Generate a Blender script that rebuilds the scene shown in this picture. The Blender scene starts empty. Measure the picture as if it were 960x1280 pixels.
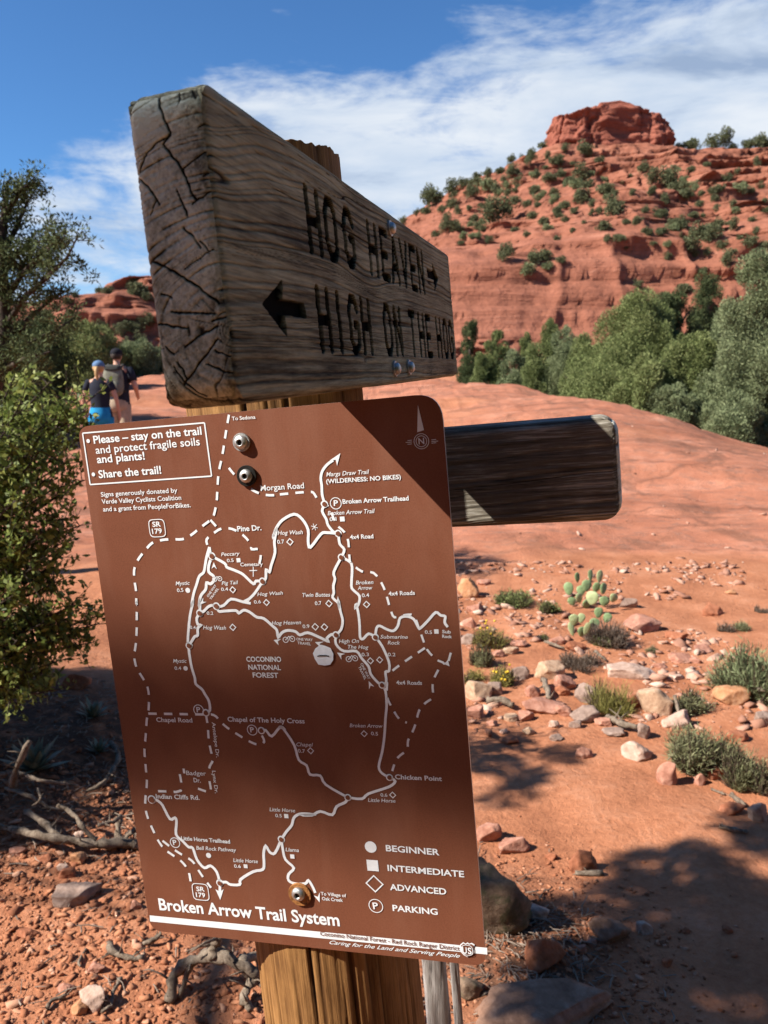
import bpy, bmesh, math, random
import numpy as np
from mathutils import Vector, Matrix, Euler
from mathutils.bvhtree import BVHTree

# ------------------------------------------------------------------ camera, sky, sun, exposure
scene = bpy.context.scene
COL = scene.collection
CAMZ = 1.5
F, CX, CY = 1035.0, 480.0, 640.0
PITCH = math.radians(9.5)
cam_d = bpy.data.cameras.new("camera")
cam = bpy.data.objects.new("camera", cam_d); COL.objects.link(cam)
cam.location = (0, 0, CAMZ)
cam.rotation_euler = (math.radians(90) - PITCH, 0, 0)
cam_d.sensor_fit = 'VERTICAL'; cam_d.sensor_height = 36.0
cam_d.lens = 36.0 * F / 1280.0
cam_d.clip_start = 0.02; cam_d.clip_end = 3000
cam_d.dof.use_dof = True; cam_d.dof.focus_distance = 0.64; cam_d.dof.aperture_fstop = 19.0
scene.camera = cam

SUN = Vector((-0.7389, -0.2156, 0.6384)).normalized()
sun_d = bpy.data.lights.new("sun", 'SUN'); sun_d.energy = 5.0; sun_d.angle = math.radians(0.53)
sun_d.color = (1.0, 0.95, 0.87)
sun = bpy.data.objects.new("sun", sun_d); COL.objects.link(sun)
sun.rotation_euler = SUN.to_track_quat('Z', 'Y').to_euler()
sun.location = (-8, -3, 9)

scene.view_settings.view_transform = 'Standard'
scene.view_settings.look = 'None'
scene.view_settings.exposure = 1.12
scene.view_settings.gamma = 1.0
scene.view_settings.use_curve_mapping = False
scene.render.engine = 'CYCLES'
scene.cycles.use_denoising = True
scene.cycles.max_bounces = 6
scene.cycles.diffuse_bounces = 3
scene.cycles.transparent_max_bounces = 6

class NT:
    """tiny node helper"""
    def __init__(s, tree): s.t = tree; s.n = tree.nodes; s.l = tree.links
    def new(s, typ, **kw):
        nd = s.n.new(typ)
        for k, v in kw.items(): setattr(nd, k, v)
        return nd
    def link(s, a, b): s.l.new(a, b)
    def setin(s, sock, v):
        if isinstance(v, bpy.types.NodeSocket): s.l.new(v, sock)
        else: sock.default_value = v
    def math(s, op, a, b=0.0, c=0.0, clamp=False):
        nd = s.new('ShaderNodeMath', operation=op, use_clamp=clamp)
        s.setin(nd.inputs[0], a); s.setin(nd.inputs[1], b); s.setin(nd.inputs[2], c)
        return nd.outputs[0]
    def ramp(s, fac, stops, interp='LINEAR'):
        nd = s.new('ShaderNodeValToRGB'); cr = nd.color_ramp; cr.interpolation = interp
        while len(cr.elements) < len(stops): cr.elements.new(0.5)
        for e, (p, c) in zip(cr.elements, stops):
            e.position = p; e.color = (*c, 1) if len(c) == 3 else c
        s.setin(nd.inputs[0], fac); return nd.outputs[0]
    def mix(s, fac, a, b, mode='MIX'):
        nd = s.new('ShaderNodeMix', data_type='RGBA', blend_type=mode)
        s.setin(nd.inputs[0], fac)
        for sock, v in ((nd.inputs[6], a), (nd.inputs[7], b)):
            if isinstance(v, (tuple, list)) and len(v) == 3: v = (*v, 1)
            s.setin(sock, v)
        return nd.outputs[2]
    def noise(s, vec, scale=5.0, detail=4.0, rough=0.55, dist=0.0, dims='3D'):
        nd = s.new('ShaderNodeTexNoise', noise_dimensions=dims)
        if vec is not None: s.l.new(vec, nd.inputs['Vector'])
        nd.inputs['Scale'].default_value = scale; nd.inputs['Detail'].default_value = detail
        nd.inputs['Roughness'].default_value = rough; nd.inputs['Distortion'].default_value = dist
        return nd.outputs[0]
    def voro(s, vec, scale=5.0, feature='F1', out=0):
        nd = s.new('ShaderNodeTexVoronoi', feature=feature)
        s.l.new(vec, nd.inputs['Vector']); nd.inputs['Scale'].default_value = scale
        return nd.outputs[out]
    def mapping(s, vec, loc=(0, 0, 0), rot=(0, 0, 0), scale=(1, 1, 1)):
        nd = s.new('ShaderNodeMapping'); s.l.new(vec, nd.inputs[0])
        nd.inputs[1].default_value = loc; nd.inputs[2].default_value = rot; nd.inputs[3].default_value = scale
        return nd.outputs[0]
    def bump(s, h, strength=0.5, dist=0.01, normal=None):
        nd = s.new('ShaderNodeBump'); nd.inputs['Strength'].default_value = strength
        nd.inputs['Distance'].default_value = dist; s.l.new(h, nd.inputs['Height'])
        if normal is not None: s.l.new(normal, nd.inputs['Normal'])
        return nd.outputs[0]
    def coord(s, which='Object'):
        return s.new('ShaderNodeTexCoord').outputs[which]
    def attr(s, name):
        return s.new('ShaderNodeAttribute', attribute_name=name)

# ---- world: Nishita sky with procedural cloud bank
world = bpy.data.worlds.new("World"); scene.world = world; world.use_nodes = True
W = NT(world.node_tree); W.n.clear()
wo = W.new('ShaderNodeOutputWorld'); bg = W.new('ShaderNodeBackground')
sky = W.new('ShaderNodeTexSky', sky_type='NISHITA'); sky.sun_disc = False
sky.sun_elevation = math.asin(SUN.z); sky.sun_rotation = math.atan2(SUN.x, SUN.y)
sky.altitude = 1300; sky.air_density = 1.0; sky.dust_density = 0.3; sky.ozone_density = 3.0
SKY_STRENGTH = 0.052
CLOUD = 8.6
gen = W.coord('Generated')
sep = W.new('ShaderNodeSeparateXYZ'); W.link(gen, sep.inputs[0])
dx, dy, dz = sep.outputs
# cloud sheet coordinates: the sky direction projected on a level layer high above the land
den = W.math('ADD', W.math('MAXIMUM', dz, 0.0), 0.10)
com = W.new('ShaderNodeCombineXYZ')
W.link(W.math('DIVIDE', dx, den), com.inputs[0]); W.link(W.math('DIVIDE', dy, den), com.inputs[1])
cl = com.outputs[0]
com2 = W.new('ShaderNodeCombineXYZ'); W.link(dx, com2.inputs[0]); W.link(dz, com2.inputs[1]); W.link(dy, com2.inputs[2])
cd = com2.outputs[0]
warp = W.mapping(cd, loc=(0.37, 0.11, 0.2), rot=(0, 0, math.radians(-24)), scale=(1.0, 2.0, 0.6))
n1 = W.noise(warp, 4.2, 10, 0.60, 0.35)
n2 = W.noise(W.mapping(cd, loc=(0.7, 0.2, 0), rot=(0, 0, math.radians(-33)), scale=(0.8, 3.6, 0.6)), 9.0, 8, 0.66, 0.5)
# height above the horizon up to which the bank reaches, by direction (higher to the right)
thr = W.new('ShaderNodeFloatCurve')
c = thr.mapping.curves[0]
pts = [(0.0, 0.16), (0.28, 0.165), (0.34, 0.18), (0.39, 0.25), (0.44, 0.32), (0.52, 0.35), (0.62, 0.375), (0.72, 0.415), (1.0, 0.45)]
c.points[0].location = pts[0]; c.points[1].location = pts[-1]
for p_ in pts[1:-1]: c.points.new(*p_)
thr.mapping.update()
W.link(W.math('MULTIPLY_ADD', dx, 0.5, 0.5), thr.inputs['Value'])
above = W.math('SUBTRACT', thr.outputs[0], dz)
m = W.math('ADD', W.math('MULTIPLY', above, 5.5), W.math('MULTIPLY', W.math('SUBTRACT', n1, 0.5), 3.4))
m = W.math('ADD', m, W.math('MULTIPLY', W.math('SUBTRACT', n2, 0.5), 1.5))
mask = W.new('ShaderNodeMapRange', interpolation_type='SMOOTHSTEP')
mask.inputs[1].default_value = -0.22; mask.inputs[2].default_value = 0.66
W.link(m, mask.inputs[0])
fr_ = W.new('ShaderNodeMapRange', interpolation_type='SMOOTHSTEP'); fr_.inputs[1].default_value = 0.05; fr_.inputs[2].default_value = 0.55; W.link(dy, fr_.inputs[0])
front = W.math('MULTIPLY', W.math('MULTIPLY', mask.outputs[0], fr_.outputs[0]), W.math('GREATER_THAN', dz, 0.0))
gray = W.noise(W.mapping(cd, loc=(0.13, 0.52, 0), rot=(0, 0, math.radians(-8)), scale=(0.9, 3.4, 0.6)), 5.0, 7, 0.58, 0.4)
ccol = W.ramp(gray, [(0.30, (0.36 * CLOUD, 0.47 * CLOUD, 0.66 * CLOUD)), (0.46, (0.66 * CLOUD, 0.76 * CLOUD, 0.90 * CLOUD)), (0.66, (0.88 * CLOUD, 0.93 * CLOUD, 0.99 * CLOUD))])
skyc = W.mix(1.0, sky.outputs[0], (0.66, 1.05, 1.38), 'MULTIPLY')
W.link(W.mix(W.math('MULTIPLY', front, 0.94), skyc, ccol), bg.inputs[0])
bg.inputs[1].default_value = SKY_STRENGTH
W.link(bg.outputs[0], wo.inputs[0])

# ------------------------------------------------------------------ helpers
rng = np.random.default_rng(7)
random.seed(7)

def ray(px, py):
    r = Vector((1, 0, 0)); f = Vector((0, math.cos(PITCH), -math.sin(PITCH))); u = Vector((0, math.sin(PITCH), math.cos(PITCH)))
    return r * ((px - CX) / F) - u * ((py - CY) / F) + f
def P(px, py, Y):
    d = ray(px, py); return Vector((0, 0, CAMZ)) + d * (Y / d.y)

def _hash(ix, iy, iz, seed):
    h = (ix.astype(np.int64) * 374761393 + iy.astype(np.int64) * 668265263 + iz.astype(np.int64) * 2147483647 + seed * 974711) & 0xFFFFFFFF
    h = ((h ^ (h >> 13)) * 1274126177) & 0xFFFFFFFF
    h = ((h ^ (h >> 16)) * 2246822519) & 0xFFFFFFFF
    return ((h ^ (h >> 15)) & 0xFFFF) / 32767.5 - 1.0
def vnoise(x, y, z=0.0, seed=0):
    x, y, z = np.broadcast_arrays(np.asarray(x, float), np.asarray(y, float), np.asarray(z, float))
    fx, fy, fz = np.floor(x), np.floor(y), np.floor(z)
    tx, ty, tz = x - fx, y - fy, z - fz
    tx, ty, tz = [t * t * t * (t * (t * 6 - 15) + 10) for t in (tx, ty, tz)]
    out = 0
    for i in (0, 1):
        for j in (0, 1):
            for k in (0, 1):
                w = (tx if i else 1 - tx) * (ty if j else 1 - ty) * (tz if k else 1 - tz)
                out = out + w * _hash(fx + i, fy + j, fz + k, seed)
    return out
def fbm(x, y, z=0.0, seed=0, octaves=4, gain=0.5):
    a, s, out = 1.0, 0.0, 0.0
    x = np.asarray(x, float); y = np.asarray(y, float); z = np.asarray(z, float)
    for o in range(octaves):
        out = out + a * vnoise(x, y, z, seed + o * 17); s += a
        x, y, z, a = x * 2.03 + 5.1, y * 2.03 + 1.7, z * 2.03 + 3.3, a * gain
    return out / s
def sstep(a, b, x):
    t = np.clip((np.asarray(x, float) - a) / (b - a), 0, 1); return t * t * (3 - 2 * t)

def mesh_np(name, verts, faces, smooth=False):
    me = bpy.data.meshes.new(name)
    verts = np.asarray(verts, np.float32)
    if isinstance(faces, np.ndarray):
        nf, k = faces.shape
        me.vertices.add(len(verts)); me.vertices.foreach_set('co', verts.ravel())
        me.loops.add(nf * k); me.loops.foreach_set('vertex_index', faces.astype(np.int32).ravel())
        me.polygons.add(nf); me.polygons.foreach_set('loop_start', np.arange(0, nf * k, k, dtype=np.int32))
        me.update(calc_edges=True)
    else:
        me.from_pydata([tuple(map(float, v)) for v in verts], [], faces); me.update()
    if smooth: me.polygons.foreach_set('use_smooth', np.ones(len(me.polygons), bool))
    return me
def add(name, me, mat=None, parent=None, loc=None):
    o = bpy.data.objects.new(name, me); COL.objects.link(o)
    if mat is not None and me is not None and len(me.materials) == 0:
        for mm in (mat if isinstance(mat, (list, tuple)) else [mat]): me.materials.append(mm)
    if parent is not None: o.parent = parent
    if loc is not None: o.location = loc
    return o
def tag(o, label=None, cat=None, group=None, kind=None):
    if label: o['label'] = label
    if cat: o['category'] = cat
    if group: o['group'] = group
    if kind: o['kind'] = kind
    return o
def empty(name, loc=(0, 0, 0), rz=0.0):
    o = bpy.data.objects.new(name, None); COL.objects.link(o); o.location = loc; o.rotation_euler = (0, 0, rz)
    o.empty_display_size = 0.05; return o
def copy_tree(o, parent=None):
    c = o.copy(); COL.objects.link(c)
    if parent is not None: c.parent = parent
    for ch in list(o.children): copy_tree(ch, c)
    return c
def fattr(me, name, vals):
    a = me.attributes.new(name, 'FLOAT', 'POINT'); a.data.foreach_set('value', np.asarray(vals, np.float32).ravel())

def mat_new(name):
    m = bpy.data.materials.new(name); m.use_nodes = True
    N = NT(m.node_tree); b = N.n['Principled BSDF']
    return m, N, b
def simple_mat(name, col, rough=0.7, metal=0.0, var=0.25, scale=20.0, spec=0.3, bump=0.0):
    m, N, b = mat_new(name)
    nz = N.noise(N.coord('Object'), scale, 5, 0.6)
    c0 = tuple(x * (1 - var) for x in col); c1 = tuple(min(1, x * (1 + var)) for x in col)
    N.link(N.ramp(nz, [(0.3, c0), (0.7, c1)]), b.inputs['Base Color'])
    b.inputs['Roughness'].default_value = rough; b.inputs['Metallic'].default_value = metal
    b.inputs['Specular IOR Level'].default_value = spec
    if bump: N.link(N.bump(nz, bump, 0.01), b.inputs['Normal'])
    return m

def tube(path, radii, seg=8, cap=True, jitter=0.0, seed=0):
    """tapered bent tube along a path -> verts, faces"""
    path = [Vector(p) for p in path]; n = len(path)
    r_ = random.Random(seed)
    vs, fs = [], []
    t0 = (path[1] - path[0]).normalized()
    up = Vector((0, 0, 1)) if abs(t0.z) < 0.9 else Vector((1, 0, 0))
    nx = t0.cross(up).normalized()
    for i, p in enumerate(path):
        t = (path[min(i + 1, n - 1)] - path[max(i - 1, 0)]).normalized()
        nx = (nx - t * nx.dot(t)).normalized(); ny = t.cross(nx)
        for k in range(seg):
            a = 2 * math.pi * k / seg
            rr = radii[i] * (1 + jitter * r_.uniform(-1, 1))
            vs.append(p + (nx * math.cos(a) + ny * math.sin(a)) * rr)
    for i in range(n - 1):
        for k in range(seg):
            fs.append((i * seg + k, i * seg + (k + 1) % seg, (i + 1) * seg + (k + 1) % seg, (i + 1) * seg + k))
    if cap:
        fs.append(tuple(range(seg - 1, -1, -1))); fs.append(tuple((n - 1) * seg + k for k in range(seg)))
    return vs, fs
class MB:
    def __init__(s): s.v, s.f = [], []
    def add(s, vf):
        o = len(s.v); s.v += [tuple(x) for x in vf[0]]; s.f += [tuple(i + o for i in f) for f in vf[1]]; return s
    def build(s, name, mat, parent=None, smooth=True):
        return add(name, mesh_np(name, np.array([tuple(v) for v in s.v]), s.f, smooth), mat, parent)
def wander(p0, p1, n, amp, seed):
    r_ = random.Random(seed); p0, p1 = Vector(p0), Vector(p1)
    out = []; off = Vector((0, 0, 0))
    for i in range(n):
        t = i / (n - 1)
        off = off * 0.75 + Vector((r_.uniform(-1, 1), r_.uniform(-1, 1), r_.uniform(-1, 1))) * amp
        out.append(p0.lerp(p1, t) + off * math.sin(math.pi * min(1, t * 1.2 + 0.02) * 0.8 + 0.1) * (0 if i == 0 else 1))
    return out

# ------------------------------------------------------------------ materials of the land
def rock_mat(name, cols, scale=1.0, strata=1.0, bump=0.6, bd=0.15):
    m, N, b = mat_new(name)
    co = N.coord('Object')
    big = N.noise(N.mapping(co, scale=(0.05 * scale, 0.05 * scale, 0.35 * scale * strata)), 1.0, 6, 0.6, 0.3)
    lay = N.noise(N.mapping(co, scale=(0.10 * scale, 0.10 * scale, 1.7 * scale * strata)), 1.0, 5, 0.65, 0.5)
    fine = N.noise(co, 1.6 * scale, 8, 0.65)
    v = N.math('ADD', N.math('MULTIPLY', big, 0.45), N.math('MULTIPLY', lay, 0.35)); v = N.math('ADD', v, N.math('MULTIPLY', fine, 0.25))
    col = N.ramp(v, [(0.34, cols[0]), (0.48, cols[1]), (0.58, cols[2]), (0.70, cols[3])])
    N.link(col, b.inputs['Base Color']); b.inputs['Roughness'].default_value = 0.9; b.inputs['Specular IOR Level'].default_value = 0.15
    cr = N.voro(N.mapping(co, scale=(0.30 * scale, 0.30 * scale, 0.55 * scale)), 1.0, 'DISTANCE_TO_EDGE')
    crk = N.math('MINIMUM', N.math('MULTIPLY', cr, 6.0), 1.0)
    h = N.math('ADD', N.math('MULTIPLY', lay, 0.8), N.math('MULTIPLY', fine, 0.6)); h = N.math('ADD', h, N.math('MULTIPLY', crk, 0.10))
    N.link(N.bump(h, bump, bd), b.inputs['Normal'])
    return m
M = {}
M['hill'] = rock_mat('red_sandstone', [(0.09, 0.032, 0.021), (0.215, 0.079, 0.047), (0.285, 0.109, 0.066), (0.37, 0.178, 0.118)], 1.0, 1.0, 1.0, 0.5)
M['butte'] = rock_mat('butte_sandstone', [(0.11, 0.034, 0.023), (0.21, 0.066, 0.042), (0.27, 0.088, 0.056), (0.33, 0.125, 0.08)], 1.0, 0.7, 1.0, 0.5)

def ground_mat():
    m, N, b = mat_new('red_ground')
    co = N.coord('Object'); slick = N.attr('slick').outputs['Fac']
    n_big = N.noise(co, 0.45, 5, 0.6); n_mid = N.noise(co, 3.0, 6, 0.62); n_f = N.noise(co, 38, 6, 0.7); n_g = N.noise(co, 160, 3, 0.7)
    dirt = N.ramp(N.math('ADD', N.math('MULTIPLY', n_mid, 0.6), N.math('MULTIPLY', n_f, 0.4)),
                  [(0.33, (0.25, 0.092, 0.045)), (0.50, (0.385, 0.154, 0.077)), (0.66, (0.47, 0.218, 0.124))])
    st = N.noise(N.mapping(co, rot=(0, 0, 0.35), scale=(0.35, 1.6, 1)), 1.1, 7, 0.66, 0.6)
    sl = N.ramp(N.math('ADD', N.math('MULTIPLY', st, 0.65), N.math('MULTIPLY', n_mid, 0.35)),
                [(0.30, (0.18, 0.066, 0.038)), (0.42, (0.325, 0.122, 0.069)), (0.55, (0.405, 0.163, 0.096)), (0.68, (0.49, 0.235, 0.155))])
    pat = N.ramp(N.noise(co, 1.3, 9, 0.74, 0.5), [(0.50, (0, 0, 0)), (0.60, (1, 1, 1))])
    sl = N.mix(N.math('MULTIPLY', pat, 0.72), sl, (0.165, 0.075, 0.047))
    lich = N.ramp(N.noise(N.mapping(co, scale=(1, 2.2, 1)), 5.0, 8, 0.75, 0.3), [(0.52, (0, 0, 0)), (0.60, (1, 1, 1))])
    sl = N.mix(N.math('MULTIPLY', lich, 0.55), sl, (0.20, 0.115, 0.085))
    spk = N.ramp(N.noise(co, 14, 5, 0.7), [(0.60, (0, 0, 0)), (0.72, (1, 1, 1))])
    sl = N.mix(N.math('MULTIPLY', spk, 0.30), sl, (0.60, 0.36, 0.27))
    wv = N.noise(co, 1.1, 4, 0.6); wn = N.new('ShaderNodeVectorMath', operation='ADD'); N.link(co, wn.inputs[0]); cmb = N.new('ShaderNodeCombineXYZ'); N.link(N.math('MULTIPLY', wv, 1.2), cmb.inputs[0]); N.link(N.math('MULTIPLY', wv, 0.7), cmb.inputs[1]); N.link(cmb.outputs[0], wn.inputs[1])
    ck = N.voro(N.mapping(wn.outputs[0], rot=(0, 0, 0.3), scale=(0.45, 1.15, 0.2)), 1.0, 'DISTANCE_TO_EDGE')
    ckm = N.ramp(ck, [(0.0, (1, 1, 1)), (0.030, (0, 0, 0))]); gate = N.ramp(N.noise(co, 0.8, 3, 0.5), [(0.40, (0, 0, 0)), (0.50, (1, 1, 1))])
    sl = N.mix(N.math('MULTIPLY', N.math('MULTIPLY', ckm, gate), 0.5), sl, (0.10, 0.045, 0.03))
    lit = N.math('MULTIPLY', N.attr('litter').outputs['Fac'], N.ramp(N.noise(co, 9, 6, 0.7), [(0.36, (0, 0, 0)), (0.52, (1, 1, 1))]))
    dirt = N.mix(N.math('MULTIPLY', lit, 0.85), dirt, (0.055, 0.034, 0.024))  # dark leaf litter; also puts deeper shade into the soil colour
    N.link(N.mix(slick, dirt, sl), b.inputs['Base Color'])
    b.inputs['Roughness'].default_value = 0.93; b.inputs['Specular IOR Level'].default_value = 0.12
    h = N.math('ADD', N.math('MULTIPLY', n_f, 1.0), N.math('MULTIPLY', n_g, 0.12)); h = N.math('ADD', h, N.math('MULTIPLY', n_mid, 1.6))
    h = N.math('ADD', h, N.math('MULTIPLY', st, N.math('MULTIPLY', slick, 4.0)))
    N.link(N.bump(h, 0.7, 0.02), b.inputs['Normal'])
    return m
M['ground'] = ground_mat()

# ------------------------------------------------------------------ ground sheet
def crest_y(x):  return 17.0 + 13.0 * (1 - sstep(-2.0, 5.0, x))
def crest_h(x):
    xs = [-40, -5, 0, 1.56, 3.6, 5.3, 6.9, 7.8, 11, 30]; hs = [1.6, 1.55, 1.50, 1.34, 1.06, 0.66, 0.15, -0.14, -0.9, -1.6]
    return np.interp(x, xs, hs)
def ground_z(x, y, noise=True):
    x = np.asarray(x, float); y = np.asarray(y, float)
    yc = crest_y(x); y0 = 5.0 + 4.5 * (1 - sstep(-3.0, 1.0, x))
    t = np.clip((y - y0) / (yc - y0), 0, 1.0)
    g = crest_h(x) * (t * t * (3 - 2 * t) * 0.75 + 0.25 * t)
    back = np.maximum(0, y - yc)
    g = g - (crest_h(x) + 1.6) * sstep(0, 9, back)
    g = g + 3.2 * sstep(36, 62, y)
    if noise:
        near = np.exp(-((x - 0.3) ** 2 + (y - 3) ** 2) / 60.0)
        g = g + 0.05 * fbm(x * 0.7, y * 0.7, 0, 3, 4) + 0.018 * near * fbm(x * 5, y * 5, 0, 9, 4)
        # ledges weathered into the bare rock
        rk = sstep(6.0, 8.0, y + 0.8 * vnoise(x * 0.6, y * 0.6, 0, 21)) * (1 - sstep(30, 45, y))
        led = fbm(x * 0.35 + 0.4 * y, y * 0.9, 0, 31, 4)
        led2 = fbm(x * 0.9 - 0.3 * y, y * 1.9, 0, 33, 4)
        g = g + rk * (0.06 * np.abs(led) + 0.14 * np.floor(led * 4) / 4 + 0.05 * np.floor(led2 * 4) / 4)
        # shallow bank towards the bush on the left of the trail
        g = g + 0.12 * sstep(0.6, 1.8, -x) * sstep(1.8, 3.4, y) * (1 - sstep(5, 9, y))
    return g
def build_ground():
    n = 560
    t = np.linspace(-1, 1, n)
    k = 6.6
    xs = 0.3 + 420 * np.sinh(k * t) / np.sinh(k)
    ys = 3.0 + 420 * np.sinh(k * t) / np.sinh(k)
    X, Y = np.meshgrid(xs, ys)
    Z = ground_z(X, Y)
    V = np.stack([X, Y, Z], -1).reshape(-1, 3)
    i = np.arange((n - 1) * (n - 1)); r, c_ = i // (n - 1), i % (n - 1); a = r * n + c_
    me = mesh_np('ground', V, np.stack([a, a + 1, a + n + 1, a + n], -1), True)
    w = 6.4 + 0.9 * vnoise(X * 0.5, Y * 0.5, 0, 41) + 0.5 * vnoise(X * 1.7, Y * 1.7, 0, 43)
    sl = sstep(-0.5, 0.7, Y - w) * (1 - sstep(45, 60, Y))
    dirtp = sstep(0.15, 0.45, fbm(X * 0.22, Y * 0.3, 0, 51, 4))
    fattr(me, 'slick', (sl * (1 - 0.75 * dirtp)).ravel())
    lt = np.exp(-(((X + 1.55) / 1.25) ** 2 + ((Y - 3.05) / 0.72) ** 2) ** 2) + np.exp(-(((X - 0.36) / 0.22) ** 2 + ((Y - 1.95) / 0.30) ** 2) ** 2)  # litter mask by bush and boulder, doubling as painted-in shade
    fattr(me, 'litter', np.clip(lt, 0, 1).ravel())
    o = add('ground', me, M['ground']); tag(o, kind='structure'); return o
ground = build_ground()
def bvh_of(o):
    me = o.data
    co = np.empty(len(me.vertices) * 3, np.float32); me.vertices.foreach_get('co', co)
    return BVHTree.FromPolygons([tuple(c) for c in co.reshape(-1, 3).tolist()], [tuple(p.vertices) for p in me.polygons])
G_BVH = bvh_of(ground)
def hit(px, py, bvh=None):
    d = ray(px, py).normalized()
    h = (bvh or G_BVH).ray_cast(Vector((0, 0, CAMZ)), d)
    return h[0]
def gz(x, y):
    h = G_BVH.ray_cast(Vector((x, y, 30)), Vector((0, 0, -1))); return h[0].z

# ------------------------------------------------------------------ hills
def build_hill(name, sil, Yr, Yb, xr, cliff, seed, res=(620, 380), behind=40, bedA=2.3, blkA=1.8, calm=0.42):
    """layered sandstone hill: ridge at depth Yr with the skyline sil, foot at Yb"""
    w = [P(px, py, Yr) for px, py in sil]
    sx = [p.x for p in w]; sz = [p.z for p in w]
    nx, ny = res
    xs = np.linspace(xr[0], xr[1], nx); ys = np.concatenate([np.linspace(Yb - 4, Yr + 2, ny - 40), np.linspace(Yr + 2.5, Yr + behind, 40)])
    X, Y = np.meshgrid(xs, ys)
    zr = np.interp(X * (Yr / np.clip(Y, Yr * 0.5, None)) * 0.35 + X * 0.65, sx, sz)
    t = (Y - Yb + 5 * fbm(X * 0.05, Y * 0.05, 0, seed, 3)) / (Yr - Yb)
    ch, t0, t1 = cliff
    cv = ch * (0.85 + 0.35 * fbm(X * 0.03, Y * 0.01, 0, seed + 5, 3))
    prof = cv * sstep(t0, t1, t) + (1 - cv) * np.clip((t - t1 * 0.8) / (1 - t1 * 0.8), 0, 1) ** 0.85
    zb = 1.2
    Z = zb + (zr - zb) * prof
    gull = np.abs(fbm(X * 0.06, Y * 0.025, 0, seed + 9, 4))
    Z = Z - (zr - zb) * 0.11 * gull * sstep(0.02, 0.25, t) * (1 - sstep(0.8, 1.0, t))
    Z = Z + 0.55 * fbm(X * 0.25, Y * 0.25, 0, seed + 2, 4) * sstep(0, 0.1, t)
    # terraces: hard beds stand out as steps
    hz = 2.3; zz = Z + 0.9 * fbm(X * 0.05, Y * 0.05, 0, seed + 3, 3)
    kf = zz / hz; fr = kf - np.floor(kf)
    ter = (np.floor(kf) + sstep(0.55, 0.95, fr)) * hz - (zz - Z)
    am = 0.35 + 0.45 * fbm(X * 0.08, Y * 0.08, 0, seed + 4, 3)
    am = np.clip(am + 0.15, 0.05, 0.85)
    Z = Z * (1 - am) + ter * am
    back = np.clip((Y - Yr) / behind, 0, 1)
    Z = Z - 0.35 * zr * back ** 1.3
    # beds push the face out or let it recede
    bed = fbm(X * 0.035, Z * 0.75, 0, seed + 6, 5, 0.65)
    blk = fbm(X * 0.30, Z * 0.30, Y * 0.1, seed + 7, 4)
    crev = vnoise(X * 0.16, Z * 0.10, Y * 0.05, seed + 21); blk2 = fbm(X * 0.05, Z * 0.10, 0, seed + 22, 3)
    stp = sstep(0.0, 0.12, t) * (1 - sstep(0.95, 1.0, t)) * (calm + (1 - calm) * np.clip(sstep(0.16, 0.34, t) + sstep(10, 45, X), 0, 1))
    sw = Z / 1.25 + 0.9 * fbm(X * 0.06, Y * 0.03, 0, seed + 24, 3); sw = sw - np.floor(sw)
    sw2 = Z / 0.62 + 0.7 * fbm(X * 0.1, Y * 0.05, 0, seed + 25, 3); sw2 = sw2 - np.floor(sw2)
    wsw = np.clip(0.55 + 0.9 * fbm(X * 0.05, Z * 0.2, 0, seed + 26, 3), 0.1, 1.2)
    Y2 = Y - stp * (wsw * (0.95 * sw ** 2 + 0.40 * sw2 ** 2) + bedA * bed + blkA * blk + 1.9 * np.exp(-np.abs(crev) * 13) * sstep(-0.1, 0.3, blk2))
    X2 = X + stp * 0.5 * vnoise(X * 0.3, Z * 0.3, 3.3, seed + 8)
    V = np.stack([X2, Y2, Z], -1).reshape(-1, 3)
    i = np.arange((ny - 1) * (nx - 1)); r, c_ = i // (nx - 1), i % (nx - 1); a = r * nx + c_
    me = mesh_np(name, V, np.stack([a, a + 1, a + nx + 1, a + nx], -1), False)
    o = add(name, me, M['hill']); tag(o, kind='structure'); return o
sil_r = [(380, 360), (470, 300), (505, 274), (560, 243), (620, 216), (660, 197), (690, 186), (760, 184), (840, 186), (872, 183), (920, 183), (960, 178), (1050, 172), (1300, 190), (1700, 260)]
hill = build_hill('hill', sil_r, 150.0, 62.0, (-28, 150), (0.36, 0.04, 0.22), 11)
HILL_BVH = bvh_of(hill)
sil_l = [(-500, 330), (-200, 350), (0, 374), (60, 376), (100, 364), (130, 358), (160, 350), (190, 343), (260, 335), (360, 345), (450, 372), (560, 400)]
hill2 = build_hill('hill', sil_l, 92.0, 56.0, (-90, 14), (0.55, 0.30, 0.52), 27, (420, 260), 30, 2.4, 3.0, 1.0)
HILL2_BVH = bvh_of(hill2)

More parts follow.
